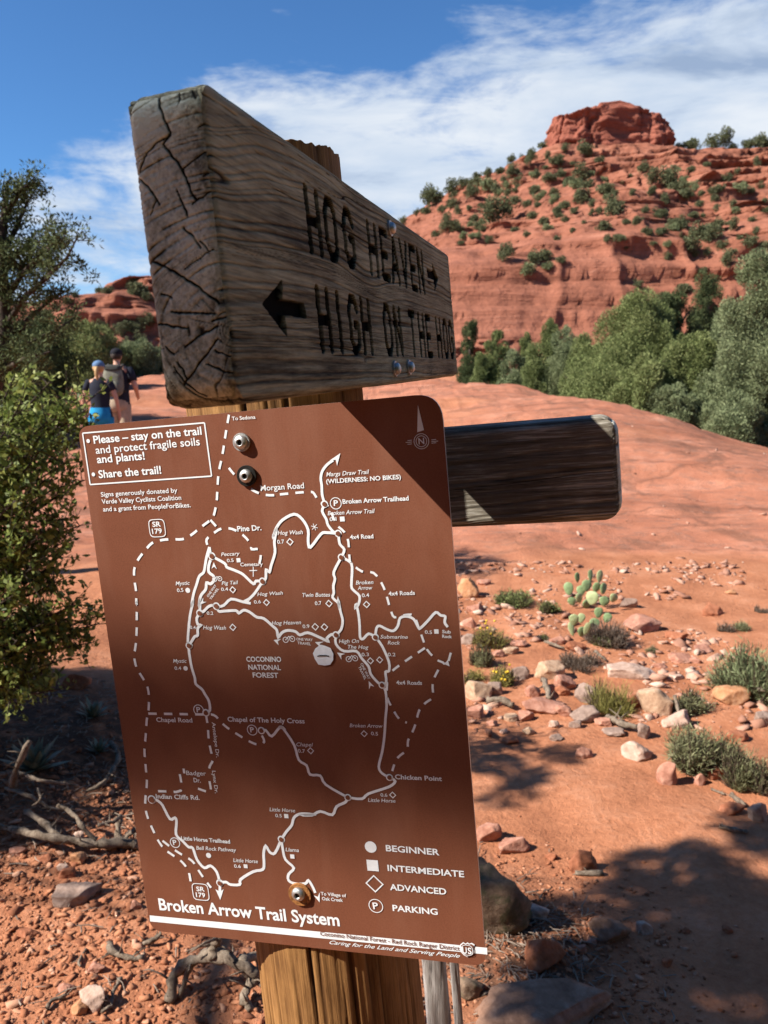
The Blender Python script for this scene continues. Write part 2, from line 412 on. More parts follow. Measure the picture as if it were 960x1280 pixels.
def build_butte():
    nu, nv = 260, 60
    c0 = P(763, 190, 150.0); hw = (838 - 687) / 2 / F * 150.0
    vs = []
    th = np.linspace(0, 2 * np.pi, nu, endpoint=False)
    lv = np.concatenate([np.linspace(0, 1, nv - 18), 1 + np.linspace(0.03, 1, 18)])
    T, L = np.meshgrid(th, lv)
    cs, sn = np.cos(T), np.sin(T)
    e = 2.0 / 4.5
    ex = np.sign(cs) * np.abs(cs) ** e; ey = np.sign(sn) * np.abs(sn) ** e
    rad = np.where(L <= 1, 1.0 - 0.06 * L, (0.94) * (1 - (L - 1)) )
    # skyline of the top: high left of the middle, stepping down to the right
    X = c0.x + hw * ex * rad; Yy = c0.y + 2 + 7.5 * ey * rad
    rel = (X - c0.x) / hw
    top = np.interp(rel, [-1.05, -0.93, -0.6, -0.15, 0.05, 0.25, 0.55, 0.8, 1.0], [4.2, 5.2, 5.5, 7.2, 7.4, 6.5, 5.6, 4.0, 0.6])
    Hh = np.minimum(L, 1.0)
    Z = c0.z - 2.6 + (top + 2.6) * (Hh * 0.965 + 0.035 * np.where(L > 1, np.sqrt(np.clip(L - 1, 0, 1)), 0))
    frac = np.abs(vnoise(X * 0.55, Yy * 0.55, Z * 0.07, 61))
    frac2 = np.abs(vnoise(X * 1.3, Yy * 1.3, Z * 0.16, 62))
    bed = fbm(X * 0.06, Z * 0.9, 0, 63, 3)
    frac3 = np.abs(vnoise(X * 0.25 + 0.1 * Z, Yy * 0.25, Z * 0.22, 66))
    cut = 0.8 * np.exp(-frac * 9) + 0.35 * np.exp(-frac2 * 8) + 1.0 * np.exp(-frac3 * 11) - 0.55 * bed - 1.9 * fbm(X * 0.33, Yy * 0.33, Z * 0.42, 64, 6, 0.62)
    wl = np.where(L <= 1, 1.0, 1 - (L - 1))
    X = X - ex * cut * wl * 0.6; Yy = Yy - ey * cut * wl
    Z = Z + np.where(L >= 0.95, 0.35 * fbm(X * 0.7, Yy * 0.7, 0, 65, 4) - 0.45 * np.exp(-frac * 9), 0)
    V = np.stack([X, Yy, Z], -1).reshape(-1, 3); rows = len(lv)
    i = np.arange((rows - 1) * nu); r, c_ = i // nu, i % nu
    a = r * nu + c_; b2 = r * nu + (c_ + 1) % nu
    me = mesh_np('rock_butte', V, np.stack([a, b2, b2 + nu, a + nu], -1), False)
    o = add('rock_butte', me, M['butte'])
    tag(o, 'blocky dark red rock butte standing on top of the hill', 'butte'); return o
butte = build_butte()
# ------------------------------------------------------------------ the signpost (frame: x along the map, y away from the reader, z up the leaning post)
U = Vector((0.95706866, -0.27323605, 0.09675554)).normalized()
Wv = Vector((-0.0952469, 0.01881388, 0.99527587)); Wv = (Wv - U * Wv.dot(U)).normalized()
Vv = Wv.cross(U).normalized()
A0 = Vector((-0.08492569, 0.65767743, -0.02628377 + CAMZ))      # on the post's axis, level with the top of the map
PR = 0.069                                                       # post radius
PL = (A0.z - float(ground_z(A0.x, A0.y))) / Wv.z + 0.02          # from there down to the soil
sign = bpy.data.objects.new('trail_signpost', None); COL.objects.link(sign)
sign.empty_display_size = 0.1
sign.matrix_world = Matrix(((U.x, Vv.x, Wv.x, 0), (U.y, Vv.y, Wv.y, 0), (U.z, Vv.z, Wv.z, 0), (0, 0, 0, 1)))
sign.location = A0 - Wv * PL
tag(sign, 'leaning wooden trail signpost carrying a carved board and a brown trail map', 'signpost')
def to_loc(px, py, axis, val):
    """photo ray -> point of the plane (local axis = val) in the signpost's frame"""
    d = ray(px, py); o_ = Vector((0, 0, CAMZ)) - A0
    D = (d.dot(U), d.dot(Vv), d.dot(Wv)); O = (o_.dot(U), o_.dot(Vv), o_.dot(Wv))
    t = (val - O[axis]) / D[axis]
    return tuple(O[k] + D[k] * t for k in range(3))

def wood_mat(name, stops, rough=0.85, fiber=(40, 2.2, 40), bump=0.4, stain=None, bd=0.002):
    """weathered wood; the vertex attribute «grain» carries growth rings and cracks, «paint» the black of routed letters"""
    m, N, b = mat_new(name)
    co = N.coord('Object'); g = N.attr('grain').outputs['Fac']; pt = N.attr('paint').outputs['Fac']
    fb = N.noise(N.mapping(co, scale=fiber), 14, 6, 0.7); pa = N.noise(co, 16, 5, 0.6)
    v = N.math('ADD', N.math('MULTIPLY', g, 0.62), N.math('MULTIPLY', N.math('SUBTRACT', fb, 0.5), 0.75))
    v = N.math('ADD', v, N.math('MULTIPLY', N.math('SUBTRACT', pa, 0.5), 0.5))
    col = N.ramp(v, stops)
    if stain is not None:
        sp = N.ramp(N.noise(co, 9, 6, 0.65, 0.5), [(0.52, (0, 0, 0)), (0.66, (1, 1, 1))])
        col = N.mix(N.math('MULTIPLY', sp, 0.55), col, stain)
    bl = N.attr('bleach').outputs['Fac']
    col = N.mix(N.math('MULTIPLY', bl, 0.8), col, N.ramp(v, [(0.0, (0.016, 0.014, 0.011)), (0.30, (0.115, 0.113, 0.080)), (0.55, (0.40, 0.405, 0.305)), (0.85, (0.68, 0.69, 0.54))]))
    col = N.mix(pt, col, (0.005, 0.005, 0.005))
    N.link(col, b.inputs['Base Color']); b.inputs['Roughness'].default_value = rough; N.link(N.math('MULTIPLY_ADD', pt, -0.16, 0.18), b.inputs['Specular IOR Level'])
    h = N.math('ADD', N.math('MULTIPLY', fb, 0.9), N.math('MULTIPLY', g, 0.5))
    N.link(N.bump(h, bump, bd), b.inputs['Normal'])
    return m
M['board'] = wood_mat('weathered_board', [(0.0, (0.018, 0.016, 0.010)), (0.22, (0.125, 0.112, 0.070)), (0.48, (0.335, 0.318, 0.212)), (0.85, (0.62, 0.600, 0.44))], 0.8, (60, 3.0, 60), 0.6, (0.22, 0.185, 0.110))
M['board2'] = wood_mat('silvered_board', [(0.0, (0.03, 0.024, 0.017)), (0.34, (0.17, 0.145, 0.11)), (0.6, (0.55, 0.52, 0.45)), (0.9, (0.70, 0.67, 0.60))], 0.75, (3.0, 60, 60), 0.5)
M['post'] = wood_mat('post_wood', [(0.0, (0.030, 0.014, 0.007)), (0.30, (0.155, 0.072, 0.024)), (0.55, (0.315, 0.160, 0.055)), (0.9, (0.43, 0.25, 0.10))], 0.7, (60, 60, 2.2), 0.5)

def rounded_grid_box(lo, hi, n, r, edge_r):
    """six dense faces of a box; r = rounding radius; edge_r = (radius seen on the faces' corners)"""
    lo = np.array(lo); hi = np.array(hi); c = (lo + hi) / 2; h = (hi - lo) / 2
    Vs, Fs, o = [], [], 0
    for ax in range(3):
        a, b = [k for k in range(3) if k != ax]
        for sg in (-1, 1):
            ga = np.linspace(-1, 1, n[a] + 1); gb = np.linspace(-1, 1, n[b] + 1)
            # pull samples towards the edges where the rounding needs them
            GA, GB = np.meshgrid(ga, gb, indexing='ij')
            p = np.zeros(GA.shape + (3,)); p[..., a] = GA * h[a]; p[..., b] = GB * h[b]; p[..., ax] = sg * h[ax]
            Vs.append(p.reshape(-1, 3))
            ni, nj = n[a] + 1, n[b] + 1
            i = np.arange((ni - 1) * (nj - 1)); q, s_ = i // (nj - 1), i % (nj - 1); k0 = q * nj + s_ + o
            quad = np.stack([k0, k0 + nj, k0 + nj + 1, k0 + 1], -1)
            # orientation
            flip = (np.cross(np.eye(3)[a], np.eye(3)[b])[ax] * sg) < 0
            Fs.append(quad[:, ::-1] if flip else quad); o += ni * nj
    V = np.concatenate(Vs); Fq = np.concatenate(Fs)
    # in-face corner rounding in the y-z plane, then edge rounding
    def rnd(V, axes, rad):
        q = V[:, axes]; hh = h[axes]; inner = hh - rad
        cl_ = np.clip(q, -inner, inner); d = q - cl_; L = np.abs(d).max(1); LL = np.linalg.norm(d, axis=1)
        s_ = np.where(LL > 1e-9, L / np.maximum(LL, 1e-9), 1); V[:, axes] = cl_ + d * s_[:, None]; return V
    V = rnd(V, edge_r[1], edge_r[0])
    inner = h - r
    cl_ = np.clip(V, -inner, inner); d = V - cl_; L = np.abs(d).max(1); LL = np.linalg.norm(d, axis=1)
    s_ = np.where(LL > 1e-9, L / np.maximum(LL, 1e-9), 1)
    nrm = d / np.maximum(LL, 1e-9)[:, None]
    V = cl_ + d * s_[:, None]
    return V + c, Fq, nrm

# --- routed letters: strokes in board coordinates (t along the board away from the reader, z up)
def letter(ch, x, z, w, h):
    k = 0.35 * w; X0, X1, Z0, Z1 = x, x + w, z, z + h; zm = z + h * 0.5
    def loop(open_=False):
        pts = [(X1, Z1 - k), (X1 - k * .8, Z1), (X0 + k * .8, Z1), (X0, Z1 - k * 1.3), (X0, Z0 + k * 1.3), (X0 + k * .8, Z0), (X1 - k * .8, Z0), (X1, Z0 + k)]
        return pts
    if ch == 'H': return [[(X0, Z0), (X0, Z1)], [(X1, Z0), (X1, Z1)], [(X0, zm), (X1, zm)]]
    if ch == 'O': return [loop() + [(X1, Z1 - k)]]
    if ch == 'G': return [[(X1, Z1 - k * 1.1)] + loop()[1:] + [(X1, zm), (X1 - w * .4, zm)]]
    if ch == 'E': return [[(X1 - w * .05, Z1), (X0, Z1), (X0, Z0), (X1 - w * .05, Z0)], [(X0, zm), (X1 - w * .25, zm)]]
    if ch == 'A': return [[(X0, Z0), ((X0 + X1) / 2, Z1), (X1, Z0)], [(X0 + w * .2, z + h * .32), (X1 - w * .2, z + h * .32)]]
    if ch == 'V': return [[(X0, Z1), ((X0 + X1) / 2, Z0), (X1, Z1)]]
    if ch == 'N': return [[(X0, Z0), (X0, Z1), (X1, Z0), (X1, Z1)]]
    if ch == 'I': return [[(X0 + w * .1, Z0), (X0 + w * .1, Z1)]]
    if ch == 'T': return [[(X0, Z1), (X1, Z1)], [((X0 + X1) / 2, Z0), ((X0 + X1) / 2, Z1)]]
strokes = []
for ch, x in zip('HOGHEAVEN', (-0.1705, -0.1420, -0.1085, -0.0565, -0.0265, -0.001, 0.0275, 0.0580, 0.0840)):
    strokes += letter(ch, x, 0.0845, 0.0165 if ch != 'A' and ch != 'V' else 0.0185, 0.0315)
for ch, x in zip('HIGHONTHEHOG', (-0.1685, -0.1365, -0.1145, -0.0885, -0.0365, -0.0085, 0.0365, 0.0680, 0.0950, 0.1360, 0.1650, 0.1915)):
    strokes += letter(ch, x, 0.0315, 0.0155, 0.0315)
def seg_dist(Pt, a, b):
    a = np.array(a); b = np.array(b); ab = b - a
    t = np.clip(((Pt - a) @ ab) / max(ab @ ab, 1e-12), 0, 1)
    return np.linalg.norm(Pt - (a + t[:, None] * ab), axis=1)
def in_poly(Pt, poly):
    x, y = Pt[:, 0], Pt[:, 1]; inside = np.zeros(len(Pt), bool); n = len(poly)
    for i in range(n):
        (x0, y0), (x1, y1) = poly[i], poly[(i + 1) % n]
        cnd = ((y0 > y) != (y1 > y)) & (x < (x1 - x0) * (y - y0) / (y1 - y0 + 1e-15) + x0)
        inside ^= cnd
    return inside
ARROWS = [[(-0.2440, 0.0500), (-0.2180, 0.0630), (-0.2195, 0.0540), (-0.1900, 0.0540), (-0.1900, 0.0470), (-0.2195, 0.0470), (-0.2190, 0.0365)],
          [(0.1165, 0.1055), (0.1400, 0.1055), (0.1405, 0.1125), (0.1610, 0.1015), (0.1420, 0.0885), (0.1408, 0.0985), (0.1165, 0.0985)]]

def _za(*p): return [(150 + x / 4.8, 90 + y / 4.8) for x, y in p]
def _zb(*p): return [(180 + x / 4.8, 300 + y / 4.8) for x, y in p]
# drying cracks of the near end grain
END_CRACKS = [(_za((210, 92), (215, 160), (250, 240), (300, 350), (265, 430), (330, 520), (375, 580), (410, 660), (470, 760)), 0.0010), (_za((300, 370), (220, 430), (150, 500), (120, 590)), 0.0008),
    (_za((375, 580), (440, 530), (540, 440)), 0.0006), (_za((110, 630), (200, 720), (250, 790)), 0.0007), (_za((345, 700), (385, 770), (410, 860)), 0.0008), (_za((380, 920), (440, 985), (480, 1060)), 0.0008), (_za((400, 60), (410, 110), (440, 150)), 0.0008), (_za((320, 110), (345, 190)), 0.0006),
    (_za((440, 780), (560, 700)), 0.0007), (_za((230, 770), (180, 860)), 0.0005), (_za((500, 620), (560, 560)), 0.0005), (_za((470, 330), (520, 300)), 0.0005),
    (_zb((60, 140), (200, 210), (330, 290), (450, 385)), 0.0010), (_zb((160, 430), (300, 435), (430, 445)), 0.0008), (_zb((415, 488), (470, 470), (530, 455)), 0.0009), (_zb((240, 635), (330, 580), (450, 515)), 0.0009), (_zb((245, 870), (330, 740), (445, 600)), 0.0009), (_zb((60, 505), (140, 510), (260, 520)), 0.0008), (_zb((370, 750), (450, 780), (550, 805)), 0.0007), (_zb((190, 730), (260, 840)), 0.0007), (_zb((420, 670), (520, 695)), 0.0006), (_zb((100, 320), (160, 350)), 0.0006), (_zb((170, 760), (250, 860), (360, 940)), 0.0006), (_zb((330, 0), (390, 80)), 0.0006), (_zb((240, 180), (330, 120), (420, 60)), 0.0005), (_zb((120, 640), (170, 690)), 0.0006)]
def build_board(name, lo, hi, n, along, pith, mat, parent, letters=False, seed=0, ringw=0.0034, er=0.012, r=0.006):
    V, Fq, nrm = rounded_grid_box(lo, hi, n, r, (er, [1, 2]))
    if along == 0:   # round the corners in the x-z plane instead
        V, Fq, nrm = rounded_grid_box(lo, hi, n, r, (er, [0, 2]))
    if letters:     # the plank narrows a little towards its far end
        s_ = (V[:, 1] - lo[1]) / (hi[1] - lo[1]); zb_ = 0.0052 + 0.0070 * s_; zt_ = 0.1392 - 0.0085 * s_
        V[:, 2] = zb_ + (V[:, 2] - lo[2]) / (hi[2] - lo[2]) * (zt_ - zb_)
    L = V[:, along]; q = V[:, 1 - along]; z = V[:, 2]
    isend = np.abs(nrm[:, along]) > 0.75
    q0, z0 = pith
    wz = 0.0045 * vnoise(L * 3.1, 0, z * 8, seed + 1) + 0.0025 * vnoise(L * 13, q * 20, z * 22, seed + 2)
    # a knot-like dip in the grain
    wz = wz + 0.008 * np.exp(-((L + 0.06) / 0.05) ** 2) * np.exp(-((z - 0.075) / 0.05) ** 2)
    wz = wz + 0.017 * np.exp(-((L + 0.29) / 0.05) ** 2) * sstep(0.03, 0.12, z)
    rad = np.hypot(q - q0, (z - z0 + wz)) + 0.0012 * vnoise(L * 25, q * 60, z * 60, seed + 3)
    k = rad / ringw + 2.6 * vnoise(rad * 85, 0, 0, seed + 30) + 0.25 * vnoise(L * 7, z * 30, 0, seed + 31); fr = k - np.floor(k)
    wgt = 0.45 + 0.55 * vnoise(np.floor(k) * 3.7, 0, 0, seed + 4)            # some rings weather deeper than others
    dark = np.clip(wgt, 0, 1) * np.exp(-((fr - 0.5) / 0.16) ** 2)
    fib = fbm(L * 16, q * 420, z * 420, seed + 5, 3) * (~isend)
    split = np.clip(1 - np.abs(vnoise(L * 5, q * 170, z * 170, seed + 6)) / 0.05, 0, 1) * np.clip(vnoise(L * 9, 2, z * 60, seed + 7) * 2.2, 0, 1) * (~isend)
    ang = np.arctan2(z - z0, q - q0); rr = np.hypot(q - q0, z - z0)
    ca = ang + 0.10 * vnoise(q * 110, z * 110, 0, seed + 8)
    c1_ = np.clip(1 - np.abs(vnoise(ca * 4.6, 0, 0, seed + 9)) / (0.035 + 0.0006 / np.maximum(rr, 0.01)), 0, 1) * np.clip(0.15 + 1.8 * vnoise(ca * 3, rr * 40, 0, seed + 10), 0, 1)
    c2_ = np.clip(1 - np.abs(vnoise(ca * 24, rr * 6, 0, seed + 11)) / (0.0022 / np.maximum(rr, 0.008)), 0, 1) * np.clip(0.25 + 2.0 * vnoise(ca * 5, rr * 70, 0, seed + 12), 0, 1)
    c3_ = np.clip(1 - np.abs(fr - 0.5) / 0.14, 0, 1) * np.clip(2.4 * vnoise(np.floor(k) * 2.3, ang * 3, 0, seed + 14) - 0.5, 0, 1)
    crack = np.maximum(np.maximum(c1_ * 0.0, c2_ * 0.45), c3_ * 0.5)
    if letters:
        Pe = np.stack([q + 0.0004 * vnoise(q * 400, z * 400, 0, 95) + 0.0008 * vnoise(q * 75, z * 75, 0, 96), z + 0.0004 * vnoise(q * 400, z * 400, 7, 97) + 0.0008 * vnoise(q * 75, z * 75, 7, 98)], -1)
        for pts, wd in END_CRACKS:
            pl = [to_loc(*p_, 1, lo[1]) for p_ in pts]; pl = [(p_[0], p_[2]) for p_ in pl]
            dd = np.min([seg_dist(Pe, pl[i], pl[i + 1]) for i in range(len(pl) - 1)], axis=0)
            crack = np.maximum(crack, 1 - sstep(wd * 0.15, wd * 0.62, dd))
    crack = crack * isend
    rough = fbm(q * 260, z * 260, L * 20, seed + 13, 4)
    depth = np.where(isend, 0.0009 * crack + 0.0003 * dark + 0.0003 * rough, 0.00055 * dark + 0.00030 * fib + 0.0011 * split)
    grain = np.where(isend, 1.24 - 1.6 * crack - 0.34 * dark + 0.40 * rough + 0.34 * vnoise(q * 40, z * 40, 0, seed + 20) + 0.30 * fbm(q * 700, z * 700, 0, seed + 23, 2) - 0.30 * np.exp(-((q - hi[0] + 0.004) / 0.004) ** 2), 0.60 - 0.50 * dark + 0.30 * fib - 0.75 * split + 0.16 * vnoise(L * 5, q * 30, z * 45, seed + 33))
    paint = np.zeros(len(V))
    if letters:
        face = (nrm[:, 0] > 0.9)
        idx = np.where(face)[0]; Pt = np.stack([V[idx, 1], V[idx, 2]], -1)
        Pt = Pt + 0.00018 * np.stack([vnoise(Pt[:, 0] * 300, Pt[:, 1] * 300, 0, 90), vnoise(Pt[:, 0] * 300, Pt[:, 1] * 300, 5, 91)], -1)
        dmin = np.full(len(idx), 1.0)
        for st in strokes:
            for a, b in zip(st[:-1], st[1:]): dmin = np.minimum(dmin, seg_dist(Pt, a, b))
        for ar in ARROWS:
            dd = np.min([seg_dist(Pt, ar[i], ar[(i + 1) % len(ar)]) for i in range(len(ar))], axis=0)
            dmin = np.minimum(dmin, np.where(in_poly(Pt, ar), 0.0, dd + 0.0026))
        cut = 1 - sstep(0.0024, 0.0031, dmin)
        depth[idx] = depth[idx] * (1 - cut) + 0.0034 * cut
        paint[idx] = 1 - sstep(0.0027, 0.0034, dmin)
    V = V - nrm * depth[:, None] + nrm * 0.0
    me = mesh_np(name, V + np.array([0, 0, PL]), Fq, True)
    fattr(me, 'grain', grain); fattr(me, 'paint', paint); fattr(me, 'bleach', np.clip(isend * (0.45 + 0.55 * sstep(0.02, 0.09, z + 0.03 * vnoise(q * 60, z * 40, 0, seed + 40))), 0, 1))
    o = add(name, me, mat, parent); return o
board = build_board('name_board', (0.0686, -0.2815, 0.0060), (0.1048, 0.222, 0.1385), (84, 640, 290), 1, (0.106, 0.036), M['board'], sign, True, 100, 0.0034, 0.013, 0.0045)
tag(board, 'weathered dark board carved HOG HEAVEN and HIGH ON THE HOG')
board2 = build_board('side_board', (0.045, 0.014, -0.1060), (0.2575, 0.052, -0.0285), (320, 40, 130), 0, (0.13, -0.30), M['board2'], sign, False, 300, 0.0085, 0.014, 0.007)
tag(board2, 'silvered plank without writing on this side, mostly in shadow')

def build_post():
    na, nz_ = 300, 260
    zt = 0.180
    zs = np.concatenate([np.linspace(-PL - 0.25, zt, nz_), [zt + 0.001] * 1])
    ths = np.linspace(0, 2 * np.pi, na, endpoint=False)
    T, Z = np.meshgrid(ths, zs)
    cx_, sy_ = np.cos(T), np.sin(T)
    fib = fbm(cx_ * 22, sy_ * 22, Z * 3.0, 201, 4); str_ = np.abs(vnoise(cx_ * 13, sy_ * 13, Z * 1.1, 202)); st2 = np.abs(vnoise(cx_ * 34, sy_ * 34, Z * 1.4, 203))
    crack = np.clip(1 - str_ / 0.085, 0, 1) * np.clip(0.3 + 1.5 * vnoise(cx_ * 3, sy_ * 3, Z * 3, 204), 0, 1)
    # one long drying check down the front of the post
    chk = np.clip(1 - np.abs(((T - (-1.06 + 0.03 * np.sin(Z * 9)) + np.pi) % (2 * np.pi)) - np.pi) / 0.020, 0, 1)
    fine = np.clip(1 - st2 / 0.10, 0, 1)
    R = PR - 0.0035 * crack - 0.0012 * fine + 0.0008 * fib - 0.007 * chk
    # the sawn top is ragged
    Z2 = np.where(Z > zt - 0.004, Z + 0.0016 * vnoise(cx_ * 14, sy_ * 14, 0, 206) - 0.003 * crack, Z)
    V = np.stack([cx_ * R, sy_ * R, Z2], -1)
    grain = 0.70 - 0.85 * crack - 0.45 * fine + 0.22 * fib - 0.6 * chk
    V = V.reshape(-1, 3); rows = len(zs)
    i = np.arange((rows - 1) * na); r, c_ = i // na, i % na; a = r * na + c_; b2 = r * na + (c_ + 1) % na
    Fq = np.stack([a, b2, b2 + na, a + na], -1)
    # top disc: concentric rings
    rings = [0.8, 0.55, 0.3, 0.05]; Vt = []; base = len(V); top0 = (rows - 1) * na
    for q in rings:
        Vt.append(np.stack([np.cos(ths) * PR * q, np.sin(ths) * PR * q, zt + 0.002 * vnoise(np.cos(ths) * q * 9, np.sin(ths) * q * 9, 0, 208)], -1))
    Vt = np.concatenate(Vt); Ft = []
    prev = top0
    for k in range(len(rings)):
        cur = base + k * na; j = np.arange(na); j2 = (j + 1) % na
        Ft.append(np.stack([prev + j, prev + j2, cur + j2, cur + j], -1)); prev = cur
    V = np.concatenate([V, Vt]); Fq = np.concatenate([Fq] + Ft)
    me = mesh_np('post', V + np.array([0, 0, PL]), Fq, True)
    fattr(me, 'grain', np.concatenate([grain.ravel(), 0.45 + 0.2 * rng.random(len(Vt))])); fattr(me, 'paint', np.zeros(len(V)))
    return add('post', me, M['post'], sign)
build_post()

# --- trail map plate
def map_mats():
    m, N, b = mat_new('brown_sheeting')
    co = N.coord('Object'); sp = N.noise(co, 900, 2, 0.8); big = N.noise(co, 8, 5, 0.6)
    v = N.math('ADD', N.math('MULTIPLY', sp, 0.6), N.math('MULTIPLY', big, 0.4))
    col = N.ramp(v, [(0.35, (0.140, 0.048, 0.025)), (0.65, (0.198, 0.072, 0.040))])
    sc = N.ramp(N.noise(N.mapping(co, rot=(0, 0.5, 0.3), scale=(14, 14, 90)), 3, 4, 0.7), [(0.70, (0, 0, 0)), (0.76, (1, 1, 1))])
    dust = N.ramp(N.noise(co, 420, 3, 0.75), [(0.70, (0, 0, 0)), (0.78, (1, 1, 1))])
    col = N.mix(N.math('MULTIPLY', sc, 0.10), col, (0.5, 0.35, 0.28)); col = N.mix(N.math('MULTIPLY', dust, 0.22), col, (0.45, 0.28, 0.2))
    grime = N.ramp(N.noise(N.mapping(co, scale=(9, 9, 2.2)), 2.4, 6, 0.66, 0.4), [(0.48, (0, 0, 0)), (0.72, (1, 1, 1))])
    col = N.mix(N.math('MULTIPLY', grime, 0.30), col, (0.25, 0.115, 0.07))
    N.link(col, b.inputs['Base Color']); N.link(N.math('MULTIPLY_ADD', grime, 0.2, 0.48), b.inputs['Roughness']); b.inputs['Specular IOR Level'].default_value = 0.18
    N.link(N.bump(sp, 0.06, 0.0004), b.inputs['Normal'])
    M['sheet'] = m
    M['alu'] = simple_mat('sheet_aluminium', (0.62, 0.60, 0.57), 0.4, 0.6, 0.12, 60)
    M['white'] = simple_mat('white_sheeting', (0.72, 0.74, 0.75), 0.5, 0.0, 0.07, 220, 0.4)
    M['brownink'] = simple_mat('brown_print', (0.15, 0.052, 0.027), 0.55, 0.0, 0.1, 200)
    M['steel'] = simple_mat('galvanised_steel', (0.46, 0.45, 0.43), 0.5, 1.0, 0.2, 150, 0.5, 0.1)
    M['rust'] = simple_mat('rusty_washer', (0.30, 0.13, 0.04), 0.7, 0.3, 0.5, 160, 0.3, 0.3)
    M['darksteel'] = simple_mat('dark_socket', (0.03, 0.028, 0.025), 0.5, 0.7, 0.3, 100)
    M['sticker'] = simple_mat('pale_sticker', (0.66, 0.70, 0.74), 0.6, 0.0, 0.08, 300)
map_mats()
YM = -(PR + 0.0022)         # front face of the plate
TH = 0.0020
def rounded_poly(c, rads, n=7):
    out = []
    k = len(c)
    for i in range(k):
        p = Vector(c[i]); a = Vector(c[i - 1]) - p; b = Vector(c[(i + 1) % k]) - p; r = rads[i]
        a.normalize(); b.normalize()
        p0, p1 = p + a * r, p + b * r
        for j in range(n + 1):
            t = j / n; out.append((p0 * (1 - t) ** 2 + p * 2 * t * (1 - t) * 0.94 + p1 * t ** 2 + p * (0.12 * t * (1 - t))))
    return [(v.x, v.y) for v in out]
mc = [to_loc(97, 533.5, 1, YM), to_loc(551, 491, 1, YM), to_loc(608, 1208, 1, YM), to_loc(188, 1163, 1, YM)]
outline = rounded_poly([(p[0], p[2]) for p in mc], [0.010, 0.018, 0.010, 0.012])
def build_plate():
    n = len(outline); v = [(x, YM, z + PL) for x, z in outline] + [(x, YM + TH, z + PL) for x, z in outline]
    f = [tuple(range(n))[::1], tuple(range(2 * n - 1, n - 1, -1))] + [(i, i + n, (i + 1) % n + n, (i + 1) % n) for i in range(n)]
    me = mesh_np('trail_map', v, f)
    bm = bmesh.new(); bm.from_mesh(me); bmesh.ops.recalc_face_normals(bm, faces=bm.faces); bm.to_mesh(me); bm.free()
    o = add('trail_map', me, [M['sheet'], M['alu']], sign)
    for p in me.polygons: p.material_index = 0 if p.normal.y < -0.9 else 1
    return o
plate = build_plate(); tag(plate, 'brown metal trail map with white lines and lettering')

class Print:
    """flat print on the plate: faces in the plane of the map, each stroke on its own very thin level"""
    def __init__(s): s.v, s.f, s.lv = [], [], 0
    def y(s):
        s.lv = (s.lv + 1) % 9
        return YM - 0.00022 - 0.00003 * s.lv
    def poly(s, pts):
        o = len(s.v); y = s.y(); s.v += [(x, y, z + PL) for x, z in pts]; s.f.append(tuple(range(o, o + len(pts))))
    def strip(s, pts, w):
        """mitred ribbon"""
        pts = [Vector(p) for p in pts]; n = len(pts); o = len(s.v); y = s.y()
        for i, p in enumerate(pts):
            a = (pts[i] - pts[i - 1]).normalized() if i > 0 else None
            b = (pts[i + 1] - pts[i]).normalized() if i < n - 1 else None
            t = ((a or b) + (b or a)).normalized() if ((a or b) + (b or a)).length > 1e-6 else (a or b)
            nn = Vector((-t.y, t.x)); dd = (b or a)
            k = w / 2 / max(0.45, abs(nn.dot(Vector((-dd.y, dd.x)))))
            s.v += [(p.x + nn.x * k, y, p.y + nn.y * k + PL), (p.x - nn.x * k, y, p.y - nn.y * k + PL)]
        for i in range(n - 1): s.f.append((o + 2 * i, o + 2 * i + 1, o + 2 * i + 3, o + 2 * i + 2))
    def ring(s, c, r, w, n=22, sq=None):
        o = len(s.v); y = s.y()
        for rr in (r, r - w):
            for k in range(n):
                a = 2 * math.pi * k / n + (math.pi / 4 if n == 4 else 0)
                ex = 1.0 if sq is None else (abs(math.cos(a)) ** sq + abs(math.sin(a)) ** sq) ** (-1 / sq)
                s.v.append((c[0] + rr * math.cos(a) * ex, y, c[1] + rr * math.sin(a) * ex + PL))
        for k in range(n): s.f.append((o + k, o + (k + 1) % n, o + n + (k + 1) % n, o + n + k))
    def disc(s, c, r, n=20, rot=0.0):
        s.poly([(c[0] + r * math.cos(rot + 2 * math.pi * k / n), c[1] + r * math.sin(rot + 2 * math.pi * k / n)) for k in range(n)])
    def build(s, name, mat, parent):
        return add(name, mesh_np(name, s.v, s.f), mat, parent)
def L2(px, py):
    p = to_loc(px, py, 1, YM); return (p[0], p[2])
def smooth_px(pts, n=3):
    """Catmull-Rom through the points"""
    out = []
    for i in range(len(pts) - 1):
        p0 = Vector(pts[max(i - 1, 0)]); p1 = Vector(pts[i]); p2 = Vector(pts[i + 1]); p3 = Vector(pts[min(i + 2, len(pts) - 1)])
        for j in range(n):
            t = j / n
            out.append(0.5 * ((2 * p1) + (p2 - p0) * t + (2 * p0 - 5 * p1 + 4 * p2 - p3) * t * t + (3 * p1 - p0 - 3 * p2 + p3) * t ** 3))
    out.append(Vector(pts[-1])); return [(p.x, p.y) for p in out]
ZM = {2: (90, 490, 3.692), 3: (330, 490, 3.4286), 4: (130, 740, 4.0), 5: (340, 740, 3.5556), 6: (150, 970, 3.84), 7: (360, 970, 3.692)}
def zp(k, x, y):
    a, b, s = ZM[k]; return (a + x / s, b + y / s)
def zz(k, *pts): return [zp(k, *p) for p in pts]
def mscale(px, py):
    a = Vector(L2(px, py)); b = Vector(L2(px + 5, py)); return (b - a).length / 5
text_cache = {}
